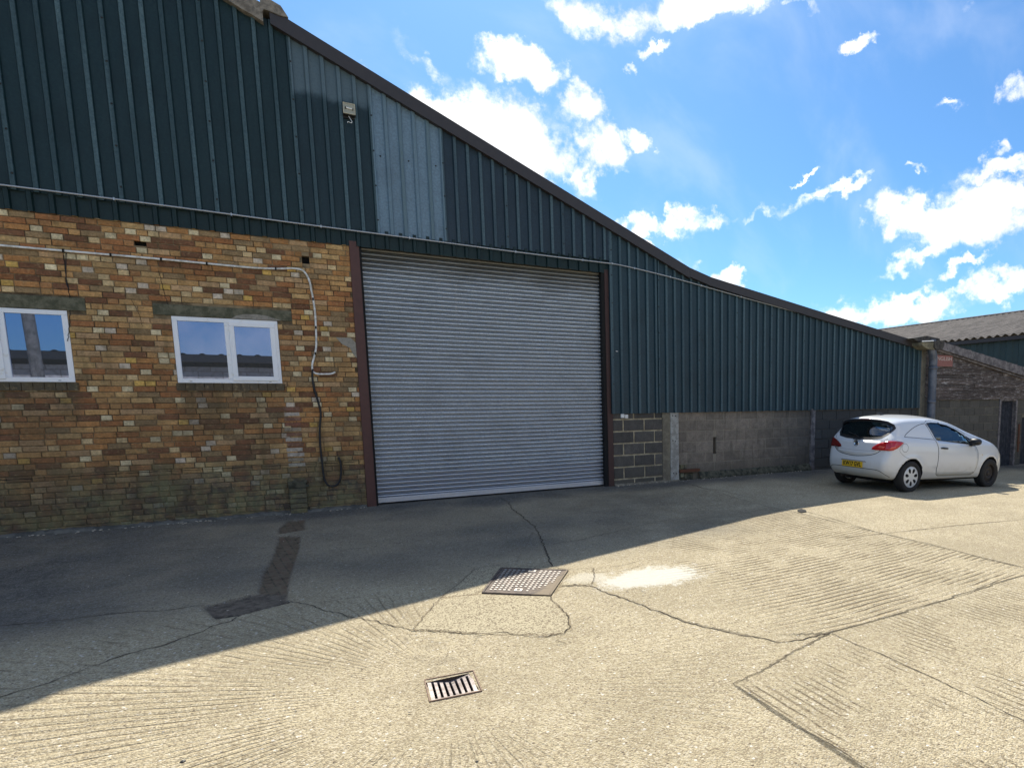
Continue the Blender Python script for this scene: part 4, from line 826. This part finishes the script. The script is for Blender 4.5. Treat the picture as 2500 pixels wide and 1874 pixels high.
# small stuff on the concrete
tag(MB().prism([(6.756, -3.487), (6.86, -3.47), (6.83, -3.60), (6.74, -3.71), (6.62, -3.72), (6.64, -3.61)], float(gz(6.7, -3.6))+.012, float(gz(6.7, -3.6))+.018, axis='Z').build('pothole', M_dark, yard), 'small dark broken hole')
def stone(name, x, y, s_, m_, lab):
    mb = MB(); bm = bmesh.new(); bmesh.ops.create_icosphere(bm, subdivisions=1, radius=s_)
    vs = [(v.co.x*random.uniform(.8, 1.4)+x, v.co.y*random.uniform(.7, 1.1)+y, v.co.z*.55+float(gz(x, y))+s_*.4) for v in bm.verts]; fs = [[q.index for q in f.verts] for f in bm.faces]; bm.free()
    mb.add(vs, fs); return mb
mb = MB(); rs = random.Random(3)
for k in range(240):
    x = rs.uniform(-2.5, 7); y = rs.uniform(-9, -.5)
    s_ = rs.uniform(.003, .008); q = stone('', x, y, s_, None, ''); mb.add(q.v, q.f)
for k in range(60):
    x = rs.uniform(1.9, 2.7); y = -5.3-(x-1.9)*.7+rs.uniform(-.25, .2); q = stone('', x, y, rs.uniform(.003, .007), None, ''); mb.add(q.v, q.f)
for k in range(170):
    x = rs.choice([rs.uniform(-3.2, .85), rs.uniform(5.2, 10.3)]); q = stone('', x, -.04-abs(rs.gauss(0, .07)), rs.uniform(.006, .017), None, ''); mb.add(q.v, q.f)
tag(mb.build('gravel', mat('grit', (.45, .40, .32), .9)), 'loose grit scattered over the concrete', kind='stuff')
for x, y, s_, lab in ((.66, -7.83, .009, 'dark stone chip lying on concrete below the drain grate'), (-.62, -7.05, .013, 'flat dark chip on the sunlit concrete, lower left')):
    tag(stone('', x, y, s_, None, '').build('stone_chip', M_black), lab, 'stone')
#CARBEGIN
# ------------------------------------------------------------------ car: a rounded shell meshed from a solid description
def csp(pts, n=8): return [(p.x, p.y) for p in smooth_path([(a, b, 0) for a, b in pts], n)]
SIL = csp([(-.50, .25), (-.60, .32), (-.655, .42), (-.668, .55), (-.645, .68), (-.610, .80), (-.590, .92), (-.555, 1.0), (-.47, 1.14), (-.37, 1.30), (-.375, 1.385), (-.28, 1.425), (0, 1.458), (.35, 1.478), (.75, 1.478), (1.10, 1.455), (1.40, 1.405), (1.70, 1.315), (2.02, 1.185), (2.30, 1.065), (2.52, .99), (2.78, .925), (3.0, .835), (3.16, .735), (3.27, .62), (3.33, .50), (3.335, .38), (3.28, .27), (3.15, .22)], 5)+[(2.9, .21), (2, .22), (1, .22), (.2, .225), (-.4, .235)]
def poly_sd(P, x, z):
    d = np.full(x.shape, 1e9); ins = np.zeros(x.shape, bool); n = len(P)
    for i in range(n):
        a, b = P[i], P[(i+1) % n]; ex, ez = b[0]-a[0], b[1]-a[1]; L = ex*ex+ez*ez
        if L < 1e-12: continue
        w0, w1 = x-a[0], z-a[1]; t_ = np.clip((w0*ex+w1*ez)/L, 0, 1); d = np.minimum(d, (w0-ex*t_)**2+(w1-ez*t_)**2)
        c = ((a[1] <= z) & (b[1] > z)) | ((b[1] <= z) & (a[1] > z)); ins ^= c & (x < a[0]+(z-a[1])/(ez if ez else 1e-9)*ex)
    return np.where(ins, -1, 1)*np.sqrt(d)
def smax(a, b, k): h = np.clip(.5+.5*(a-b)/k, 0, 1); return b+(a-b)*h+k*h*(1-h)
_sx = np.arange(-.80, 3.50, .01); _sz = np.arange(.0, 1.62, .01); _A, _B = np.meshgrid(_sx, _sz, indexing='ij'); _SD = poly_sd(SIL, _A, _B)
def side_sd(x, z):
    u = np.clip((x-_sx[0])/.01, 0, len(_sx)-1.001); v = np.clip((z-_sz[0])/.01, 0, len(_sz)-1.001); i = u.astype(int); j = v.astype(int); u = u-i; v = v-j
    return (_SD[i, j]*(1-u)+_SD[i+1, j]*u)*(1-v)+(_SD[i, j+1]*(1-u)+_SD[i+1, j+1]*u)*v
RW = .305
def halfw(x, z):
    zb = z-.04*np.clip((x-1.0)/-1.5, -1, 1)            # the shoulder rises a little to the rear
    w_ = np.interp(zb, [.15, .25, .36, .5, .64, .76, .86, .93, .985, 1.04, 1.12, 1.22, 1.32, 1.40, 1.5], [.76, .81, .845, .862, .868, .868, .860, .846, .818, .782, .752, .708, .655, .600, .50])
    pr = np.clip((-.02-x)/.65, 0, 1); pf = np.clip((x-2.25)/1.1, 0, 1)
    w_ = w_*(1-.20*pr**2.6)*(1-.33*pf**2.5)
    up = np.clip((z-.98)/.4, 0, 1); w_ = w_-up*(.035*np.clip((.3-x)/.8, 0, 1)**1.5+.05*np.clip((x-1.2)/1., 0, 1))
    for cx_ in (0, 2.51): rr_ = np.hypot(x-cx_, z-RW); w_ = w_+.012*np.exp(-((rr_-.375)/.045)**2)*(z < .8)
    w_ = w_-.010*np.exp(-((z-.43)/.05)**2)*S((x-.5)/.3)*S((2.05-x)/.3)
    return w_
def body(x, y, z):
    yy = np.abs(y); xq = x-.06*(yy/.7)**2*S((.1-x)/.4)+.13*(yy/.7)**2*S((x-2.3)/.6); zq = z+.085*(yy/.62)**2*S((z-.95)/.3)
    d1 = side_sd(xq, zq); d2 = (np.abs(y)-halfw(x, z))*.93
    return smax(d1, d2, .055+.05*np.clip((.75-np.abs(z-.6))/.4, 0, 1)*np.clip((np.abs(x-1.3)-1.2)/.6, 0, 1))
H_ = .02
ax = [np.arange(-.78, 3.46, H_), np.arange(-.98, .981, H_), np.arange(.14, 1.58, H_)]
GXc, GYc, GZc = np.meshgrid(*ax, indexing='ij'); Bd = body(GXc, GYc, GZc)
cut = np.full(Bd.shape, 1e9)
for cx_ in (0., 2.51): cut = np.minimum(cut, np.maximum(np.hypot(GXc-cx_, GZc-RW)-.348, .52-np.abs(GYc)))
DW = [(.60, 1.325), (.75, 1.338), (.93, 1.334), (1.215, 1.288), (1.476, 1.205), (1.694, 1.095), (1.86, .915), (1.426, .948), (1.0, .985), (.755, 1.005)]
QW = [(1.735, 1.082), (1.905, 1.0), (1.885, .922)]
RG = [(0, 1.352), (.35, 1.345), (.52, 1.32), (.635, 1.27), (.66, 1.22), (.60, 1.10), (.52, 1.035), (.3, 1.006), (0, 1.0)]; RG = RG+[(-a, b) for a, b in RG[-2:0:-1]]
WS = [(1.50, 1.40), (2.36, 1.035), (2.6, 1.3), (1.8, 1.7)]
cabin = np.maximum(np.maximum(Bd+.055, .62-GZc), np.maximum(-.42-GXc, GXc-2.30))
win = np.minimum(poly_sd(DW, GXc, GZc)+.004, poly_sd(QW, GXc, GZc)+.002); win = np.maximum(win, .40-np.abs(GYc))
rgl = np.maximum(poly_sd(RG, GYc, GZc)+.01, GXc+.0); wsl = np.maximum(poly_sd(WS, GXc, GZc), np.abs(GYc)-.56)
cut = np.minimum(np.minimum(cut, cabin), np.minimum(win, np.minimum(rgl, wsl)))
Fd = np.maximum(Bd, -cut)
def surface_nets(Fv, ax):
    ins = Fv < 0; n0, n1, n2 = Fv.shape
    cidx = -np.ones((n0-1, n1-1, n2-1), np.int64)
    cs = sum(ins[i:n0-1+i, j:n1-1+j, k:n2-1+k].astype(int) for i in (0, 1) for j in (0, 1) for k in (0, 1)); act = (cs > 0) & (cs < 8)
    I = np.argwhere(act); cidx[act] = np.arange(len(I)); acc = np.zeros((len(I), 3)); cnt = np.zeros(len(I))
    cor = [(i, j, k) for i in (0, 1) for j in (0, 1) for k in (0, 1)]
    for a in cor:
        for d in range(3):
            if a[d]: continue
            b = list(a); b[d] = 1; fa = Fv[I[:, 0]+a[0], I[:, 1]+a[1], I[:, 2]+a[2]]; fb_ = Fv[I[:, 0]+b[0], I[:, 1]+b[1], I[:, 2]+b[2]]
            s_ = (fa < 0) != (fb_ < 0); t_ = np.where(s_, fa/np.where(s_, fa-fb_, 1), 0); p = np.array(a, float)[None]+np.eye(3)[d][None]*t_[:, None]
            acc[s_] += p[s_]; cnt[s_] += 1
    P = (acc/cnt[:, None]+I)*H_+np.array([q[0] for q in ax]); Q = []
    for d in range(3):
        e1, e2 = [q for q in range(3) if q != d]; sl0 = [slice(None)]*3; sl1 = [slice(None)]*3; sl0[d] = slice(0, -1); sl1[d] = slice(1, None)
        A_, B_ = ins[tuple(sl0)], ins[tuple(sl1)]; ch = A_ != B_; J = np.argwhere(ch); J = J[(J[:, e1] > 0) & (J[:, e2] > 0) & (J[:, e1] < Fv.shape[e1]-1) & (J[:, e2] < Fv.shape[e2]-1)]
        def cc(o1, o2): K_ = J.copy(); K_[:, e1] -= o1; K_[:, e2] -= o2; return cidx[K_[:, 0], K_[:, 1], K_[:, 2]]
        q = np.stack([cc(1, 1), cc(0, 1), cc(0, 0), cc(1, 0)], 1); fl = A_[J[:, 0], J[:, 1], J[:, 2]]
        if d == 1: fl = ~fl
        q[~fl] = q[~fl][:, ::-1]; Q.append(q)
    return P, np.concatenate(Q)
CP, CQ = surface_nets(Fd, ax)
# vertices on the outer skin are pulled exactly onto it
def grad(f, P, e=.004):
    g = np.stack([(f(*(P+np.eye(3)[k]*e).T)-f(*(P-np.eye(3)[k]*e).T))/(2*e) for k in range(3)], 1); return g/np.linalg.norm(g, axis=1)[:, None]
fv = body(*CP.T); cutv = np.abs(fv) < .012
G_ = grad(body, CP); CP[cutv] -= G_[cutv]*fv[cutv, None]
outer = cutv[CQ].all(1)
me = bpy.data.meshes.new('body'); me.from_pydata(CP.tolist(), [], CQ.tolist())
def paint(t, b, p):
    tc = t.new('ShaderNodeTexCoord').outputs['Object']; s = t.new('ShaderNodeSeparateXYZ', {'Vector': tc}); n = t.noise(tc, 5, 5, .7); n2 = t.noise(tc, 40, 3)
    low = t.mr(t.m('ADD', s.outputs[2], t.m('MULTIPLY', t.m('SUBTRACT', n, .5), .3)), .62, .24)
    c = t.mix(t.m('MULTIPLY', low, .55), (.68, .70, .72), (.46, .42, .33)); c = t.mix(t.mr(n2, .66, .74, 0, .25), c, (.3, .28, .24))
    t.set(b.inputs['Base Color'], c); t.set(b.inputs['Roughness'], t.mr(low, 0, 1, .28, .5)); b.inputs['Coat Weight'].default_value = .8; b.inputs['Coat Roughness'].default_value = .06
M_paint = mat('white_car_paint', build=paint)
me.materials.append(M_paint); me.materials.append(mat('car_inside', (.018, .018, .02), .9))
me.polygons.foreach_set('material_index', (~outer).astype(np.int32)); me.polygons.foreach_set('use_smooth', np.ones(len(CQ), bool)); me.update()
me.set_sharp_from_angle(angle=R(42))
car = empty('parked_car', (10.005, -2.194, -.152), (.014, .037, -.005), label='small white three-door car-derived van with yellow rear plate, parked by the block wall', cat='car')
bo = bpy.data.objects.new('body', me); COL.objects.link(bo); bo.parent = car
def solve(o, d, t0, t1, off=0.):
    o = np.array(o, float); d = np.array(d, float); a = np.full(len(o), t0); b = np.full(len(o), t1)      # inside at a, outside at b
    for _ in range(40):
        m_ = (a+b)/2; P = o+d*m_[:, None]; f = body(*P.T)-off; i = f < 0; a = np.where(i, m_, a); b = np.where(i, b, m_)
    return o+d*((a+b)/2)[:, None]
def patch(name, poly, kind, mat_, parent, off=.004, sgn=-1, grid=.05, zs=None):
    bm = bmesh.new(); vs = [bm.verts.new((a, b, 0)) for a, b in poly]; bm.faces.new(vs)
    xs = [p[0] for p in poly]; ys = [p[1] for p in poly]; gx = grid*(60 if kind == 'ang' else 1)
    for k in range(int((max(xs)-min(xs))/gx)): bmesh.ops.bisect_plane(bm, geom=bm.verts[:]+bm.edges[:]+bm.faces[:], plane_co=(min(xs)+gx*(k+1), 0, 0), plane_no=(1, 0, 0))
    for k in range(int((max(ys)-min(ys))/grid)): bmesh.ops.bisect_plane(bm, geom=bm.verts[:]+bm.edges[:]+bm.faces[:], plane_co=(0, min(ys)+grid*(k+1), 0), plane_no=(0, 1, 0))
    bmesh.ops.triangulate(bm, faces=bm.faces[:])
    uv = np.array([v.co[:2] for v in bm.verts]); P = proj_uv(uv, kind, sgn, off)
    for v, p in zip(bm.verts, P): v.co = p
    me = bpy.data.meshes.new(name); 
    for f in bm.faces: f.smooth = True
    bm.to_mesh(me); bm.free(); me.materials.append(mat_); o = bpy.data.objects.new(name, me); COL.objects.link(o); o.parent = parent
    s_ = o.modifiers.new('thickness', 'SOLIDIFY'); s_.thickness = .004; s_.offset = 0; return o
def proj_uv(uv, kind, sgn, off):
    n = len(uv); z0 = np.zeros(n)
    if kind == 'side': return solve(np.stack([uv[:, 0], z0, uv[:, 1]], 1), np.tile([0, sgn, 0], (n, 1)), 0, 1.2, off)
    if kind == 'rear': return solve(np.stack([z0+.2, uv[:, 0], uv[:, 1]], 1), np.tile([-1., 0, 0], (n, 1)), 0, 1.2, off)
    if kind == 'front': return solve(np.stack([z0+.9, uv[:, 0], uv[:, 1]], 1), np.tile([1., 0, 0], (n, 1)), 0, 2.6, off)
    if kind == 'top': return solve(np.stack([uv[:, 0], uv[:, 1], z0+.7], 1), np.tile([0, 0, 1.], (n, 1)), 0, 1.2, off)
    if kind == 'ang':
        th = np.radians(uv[:, 0]); return solve(np.stack([z0-.1, z0+sgn*.45, uv[:, 1]], 1), np.stack([-np.cos(th), sgn*np.sin(th), z0], 1), 0, 1.0, off)
def seam(name, lines_, kind, mat_, parent, wd=.006, off=.0015, sgn=-1):
    mb = MB()
    for pts in lines_:
        P = []; 
        for i in range(len(pts)-1):
            a, b = np.array(pts[i], float), np.array(pts[i+1], float); k = max(1, int(np.hypot(*(b-a))/(.03 if kind != 'ang' else 2))); P += [a+(b-a)*q/k for q in range(k)]
        P.append(np.array(pts[-1], float)); P = np.array(P); C = proj_uv(P, kind, sgn, off); N = grad(body, C); T = np.gradient(C, axis=0); Bn = np.cross(N, T); Bn /= np.linalg.norm(Bn, axis=1)[:, None]+1e-9
        L_, R_ = C-Bn*wd/2, C+Bn*wd/2; n = len(C); mb.add(np.concatenate([L_, R_]).tolist(), [(i, i+1, n+i+1, n+i) for i in range(n-1)])
    return mb.build(name, mat_, parent, fixn=False)
M_cglass = bpy.data.materials.new('car_glass'); M_cglass.use_nodes = True; t = NT(M_cglass.node_tree); t.n.remove(t.n['Principled BSDF']); out = t.n['Material Output']
tr = t.new('ShaderNodeBsdfTransparent', {'Color': (.74, .80, .77, 1)}); g = t.new('ShaderNodeBsdfGlossy', {'Color': (.95, .98, 1, 1), 'Roughness': .02}); mx = t.n.new('ShaderNodeMixShader'); fr = t.new('ShaderNodeFresnel', {'IOR': 1.55})
t.set(mx.inputs[0], t.m('ADD', fr.outputs[0], .07, clamp=True)); t.l.new(tr.outputs[0], mx.inputs[1]); t.l.new(g.outputs[0], mx.inputs[2]); t.l.new(mx.outputs[0], out.inputs[0])
M_seam = mat('panel_gap', (.05, .05, .05), .8); M_trim = mat('black_trim', (.014, .014, .016), .45)
M_red = mat('red_lens', (.48, .006, .008), .12, 0, None, Coat_Weight=.8, Coat_Roughness=.03); M_redl = mat('pale_red_lens', (.75, .12, .09), .15); M_redd = mat('dark_red_lens', (.14, .004, .006), .15)
M_tyre = mat('tyre', (.020, .019, .018), .85); M_cap = mat('silver_cap', (.62, .64, .66), .35, .35); M_steel = mat('black_steel_rim', rough=.7, build=lambda t, b, p: t.set(b.inputs['Base Color'], t.mix(t.noise(p, 30, 4), (.014, .012, .011), (.045, .034, .028))))
for sg_, nm_ in ((-1, ''), (1, '')):
    patch('side_window', DW, 'side', M_cglass, car, -.012, sg_, .08); patch('quarter_window', QW, 'side', M_cglass, car, -.010, sg_, .08)
    seam('window_seal', [DW+[DW[0]]], 'side', M_trim, car, .018, .0015, sg_); seam('window_seal', [QW+[QW[0]]], 'side', M_trim, car, .014, .002, sg_)
    QP = csp([(-.165, 1.062), (-.10, 1.115), (.05, 1.19), (.20, 1.25), (.36, 1.295), (.545, 1.325)], 4)+[(.60, 1.22), (.70, 1.012), (.4, 1.03), (.1, 1.05), (-.165, 1.062)]
    seam('blanked_panel_gap', [QP], 'side', M_seam, car, .011, .0015, sg_)
    DR = [(.60, 1.22), (.575, 1.30), (.58, 1.355), (.64, 1.378), (.85, 1.385), (1.10, 1.366), (1.30, 1.32), (1.50, 1.248), (1.74, 1.12)]
    DR2 = csp([(.70, 1.012), (.735, .92), (.762, .80), (.77, .6), (.764, .40), (.785, .325), (.85, .295)], 4)+csp([(1.88, .285), (1.96, .32), (2.03, .42), (2.065, .56), (2.062, .69), (2.02, .80), (1.94, .90)], 4)
    patch('door', [(.708, 1.0)]+[(a+(.007 if a < 1.2 else -.007), b) for a, b in DR2[1:]]+[(1.85, .893), (1.426, .93), (1.0, .966)], 'side', M_paint, car, .003, sg_, .08)
    seam('door_gap', [DR, DR2], 'side', M_seam, car, .011, .0015, sg_)
    seam('door_crease', [csp([(.78, .365), (1.4, .355), (1.65, .37), (1.85, .45)], 4)], 'side', mat('crease', (.45, .44, .40), .5), car, .010, .0065, sg_)
    seam('wing_gap', [csp([(2.35, 1.02), (2.6, .95), (2.85, .86), (3.0, .79)], 3)], 'side', M_seam, car, .006, .0015, sg_)
    seam('bumper_gap', [csp([(-.30, .90), (-.34, .80), (-.22, .70), (-.10, .655)], 3)], 'side', M_seam, car, .005, .0015, sg_)
    TL = [(-6.6, .805), (-4, .85), (6, .905), (17, .945), (34, .98), (50, .985), (62, .975), (69, .955), (60, .90), (51, .850), (43, .812), (36, .797), (28, .802), (15, .800), (2, .795)]
    tl = patch('tail_light', TL, 'ang', M_red if sg_ < 0 else M_redd, car, .010, sg_, .04); tl.modifiers['thickness'].thickness = .016
    if sg_ < 0:
        patch('reverse_lens', [(8, .845), (22, .835), (26, .87), (14, .885)], 'ang', M_redl, tl, .0205, sg_, .04); patch('lens_highlight', [(34, .825), (44, .84), (50, .88), (40, .88)], 'ang', M_redl, tl, .0205, sg_, .04)
    patch('headlight', [(2.78, .86), (2.95, .81), (3.06, .73), (3.10, .64), (3.0, .66), (2.9, .73)], 'side', mat('headlamp_glass', (.55, .58, .6), .08, .3), car, .005, sg_, .06)
    mp_ = empty('x'); bpy.data.objects.remove(mp_)
    mb = MB(); nu, nv = 16, 10; vs = []
    for i in range(nv+1):
        ph = math.pi*i/nv
        for k in range(nu):
            q = 2*math.pi*k/nu; xx = math.sin(ph)*math.cos(q); zz_ = math.sin(ph)*math.sin(q); yy_ = math.cos(ph)
            vs.append((1.80+.085*np.sign(xx)*abs(xx)**.8, sg_*(.955+.115*np.sign(yy_)*abs(yy_)**.75), .975+.072*np.sign(zz_)*abs(zz_)**.8))
    mb.add(vs, [(i*nu+k, i*nu+(k+1) % nu, (i+1)*nu+(k+1) % nu, (i+1)*nu+k) for i in range(nv) for k in range(nu)], smooth=True)
    mr_ = mb.build('wing_mirror', M_trim, car, fixn=False)
    MB().prism([(1.74, .885), (1.86, .885), (1.84, .935), (1.76, .93)], sg_*.80, sg_*.92).build('mirror_foot', M_trim, mr_, bevel=.01)
    MB().tube([(.83, sg_*.868, .848), (.86, sg_*.893, .852), (1.0, sg_*.893, .842), (1.05, sg_*.866, .838)], [.012, .017, .017, .012], 8).build('door_handle', M_trim, car)
    MB().lathe([(.001, -.014*1), (.016, -.012), (.02, 0)], 10, 'Y', (2.19, -.860 if sg_ < 0 else .86, .70)).build('side_repeater', mat('clear_lens', (.7, .62, .5), .2), car)
seam('fuel_flap_gap', [[(-.212+.080*math.cos(q), .862+.080*math.sin(q)) for q in np.linspace(0, 2*math.pi, 24)]], 'side', M_seam, car, .006, .0015, -1)
rg_o = patch('rear_window', RG, 'rear', M_cglass, car, -.008, -1, .08); seam('rear_window_border', [RG+[RG[0]]], 'rear', M_trim, car, .05, .002)
patch('windscreen', [(-.60, 1.07), (-.5, 1.05), (0, 1.045), (.5, 1.05), (.60, 1.07), (.56, 1.35), (0, 1.385), (-.56, 1.35)], 'front', M_cglass, car, -.008, -1, .08)
patch('tailgate', [(.58, .80), (.50, .742), (.34, .697), (0, .667), (-.34, .697), (-.50, .742), (-.58, .80), (-.60, .90), (-.57, .965), (0, .965), (.57, .965), (.60, .90)], 'rear', M_paint, car, .003, -1, .08)
seam('tailgate_gap', [csp([(.585, .79), (.50, .73), (.34, .685), (0, .655), (-.34, .685), (-.50, .73), (-.585, .79)], 4)], 'rear', M_seam, car, .012, .0015)
seam('tailgate_gap', [[(.66, 1.03), (.62, .97)], [(-.66, 1.03), (-.62, .97)]], 'rear', M_seam, car, .006, .0015)
seam('bumper_groove', [csp([(.74, .30), (.66, .38), (.56, .42), (.3, .428), (0, .43), (-.3, .428), (-.56, .42), (-.66, .38), (-.74, .30)], 4)], 'rear', M_seam, car, .012, .0015)
seam('tailgate_crease', [csp([(.5, .775), (0, .765), (-.5, .775)], 4)], 'rear', mat('crease_shadow', (.38, .38, .38), .5), car, .008, .0065)
patch('plate_recess', [(-.33, .545), (-.30, .575), (.30, .575), (.33, .545)], 'rear', mat('recess', (.33, .33, .34), .6), car, .001, -1, .1)
xr = float(proj_uv(np.array([[0., .495]]), 'rear', -1, 0)[0, 0])
pt = MB().box(xr-.022, xr-.014, -.265, .265, .438, .552).build('number_plate', mat('yellow_plate', (.80, .50, .02), .4), car, bevel=.004)
text('KW17 GVL', .115, M_black, 'plate_lettering', pt, (xr-.0235, 0, .494), (R(90), 0, R(-90)), .001, .455, .0035)
xb = float(proj_uv(np.array([[0., .905]]), 'rear', -1, 0)[0, 0])
eb = MB().lathe([(.001, -.004), (.048, -.004), (.052, -.012), (.062, -.012), (.064, .004)], 24, 'Y').build('emblem_ring', mat('chrome', (.6, .62, .65), .15, 1), car); eb.location = (xb-.006, 0, .905); eb.rotation_euler = (0, R(-8), R(-90))
o = MB().prism([(-.03, -.025), (-.012, -.032), (.0, -.012), (.016, -.02), (.028, .0), (.018, .022), (-.004, .034), (-.012, .018), (-.028, .016), (-.016, .0)], -.0135, -.008).build('emblem_beast', mat('emblem_blue', (.07, .09, .13), .3, .6), eb)
MB().box(xb-.022, xb+.005, -.10, .08, .972, .984).build('tailgate_release', M_trim, car)
# roof aerial, wiper, high brake lamp
MB().tube([(.10, 0, 1.462), (.0, 0, 1.492), (-.09, 0, 1.495)], [.028, .02, .008], 8).build('roof_aerial', M_trim, car)
pw = proj_uv(np.array([(-.02, 1.02), (.1, 1.06), (.32, 1.10)]), 'rear', -1, .012); MB().tube(pw.tolist(), .008, 6).build('rear_wiper', M_trim, car)
MB().box(-.395, -.37, -.12, .12, 1.365, 1.378).build('high_brake_lamp', M_redd, car)
# wheels
def wheel(x, y, sg_, cap):
    wh_ = MB(); prof = [(.20, -.085), (.215, -.096), (.26, -.100), (.288, -.092), (.301, -.072), (.304, -.04), (.305, 0), (.304, .04), (.301, .072), (.288, .092), (.26, .100), (.20, .09)]
    wh_.lathe(prof, 40); w_ = wh_.build('wheel', M_tyre, car, fixn=False); w_.location = (x, y, RW-.004)
    MB().lathe([(.19, -.05), (.205, -.088), (.19, -.092), (.185, -.05), (.185, .06), (.2, .085)], 32).build('rim', M_steel if not cap else M_cap, w_)
    s_ = sg_
    if cap:
        # hub cap with seven oval openings
        bm = bmesh.new(); mb = MB(); mb.lathe([(.001, s_*.092), (.035, s_*.096), (.06, s_*.094), (.12, s_*.097), (.165, s_*.095), (.194, s_*.090), (.203, s_*.080)], 40); mb.build('hub_cap', M_cap, w_)
        mb = MB()
        for k in range(7):
            q = 2*math.pi*k/7+.2; cc_ = Vector((math.cos(q)*.125, 0, math.sin(q)*.125)); rd = Vector((math.cos(q), 0, math.sin(q))); tn = Vector((-math.sin(q), 0, math.cos(q)))
            ring = [cc_+rd*.047*math.cos(a)+tn*(.031+.008*math.cos(a))*math.sin(a) for a in (2*math.pi*j/14 for j in range(14))]
            pk = MB(); pk.add([(p.x, s_*.0985, p.z) for p in ring]+[(p.x, s_*.088, p.z) for p in ring], [tuple(range(14))]+[(i, (i+1) % 14, 14+(i+1) % 14, 14+i) for i in range(14)]); pk.build('cap_opening', M_dark, w_)
    else:
        MB().lathe([(.001, s_*.06), (.045, s_*.06), (.05, s_*.045), (.085, s_*.05), (.10, s_*.068), (.13, s_*.06), (.16, s_*.035), (.19, s_*.04)], 32).build('steel_disc', M_steel, w_)
    return w_
wheel(0, -.775, -1, True); wheel(2.51, -.775, -1, False); wheel(0, .775, 1, True); wheel(2.51, .775, 1, True)
# cabin fittings
M_cab = mat('cabin_grey', (.16, .17, .19), .8)
MB().box(1.75, 2.25, -.68, .68, .62, .90).build('dashboard', M_cab, car, bevel=.04)
mb = MB(); nn_ = 28; vs = []
pts_ = [(1.50-.08*math.sin(q)-.0, -.36+.185*math.cos(q), .945+.165*math.sin(q)) for q in np.linspace(0, 2*math.pi, 29)]
mb.tube(pts_, .016, 8, caps=False); mb.tube([(1.50, -.54, .94), (1.52, -.36, .93), (1.50, -.18, .94)], .018, 6); mb.tube([(1.52, -.36, .93), (1.72, -.36, .84)], .03, 8); mb.build('steering_wheel', mat('wheel_grey', (.30, .33, .36), .4), car)
for yy in (-.36, .36):
    se = MB().prism([(.72, .62), (1.25, .62), (1.25, .70), (.86, .72), (.78, 1.0), (.66, 1.10), (.58, 1.08), (.66, .75)], yy-.22, yy+.22).build('seat', M_cab, car, bevel=.03); MB().box(.58, .66, yy-.12, yy+.12, 1.10, 1.24).build('head_rest', M_cab, se, bevel=.03)
MB().box(.45, .48, -.66, .66, .62, 1.30).build('load_bulkhead', M_cab, car)
MB().box(-.3, 2.9, -.6, .6, .17, .26).build('underbody', M_dark, car)
MB().tube([(-.3, .35, .24), (-.60, .35, .23)], .022, 8).build('exhaust_pipe', M_steel, car)
#CAREND
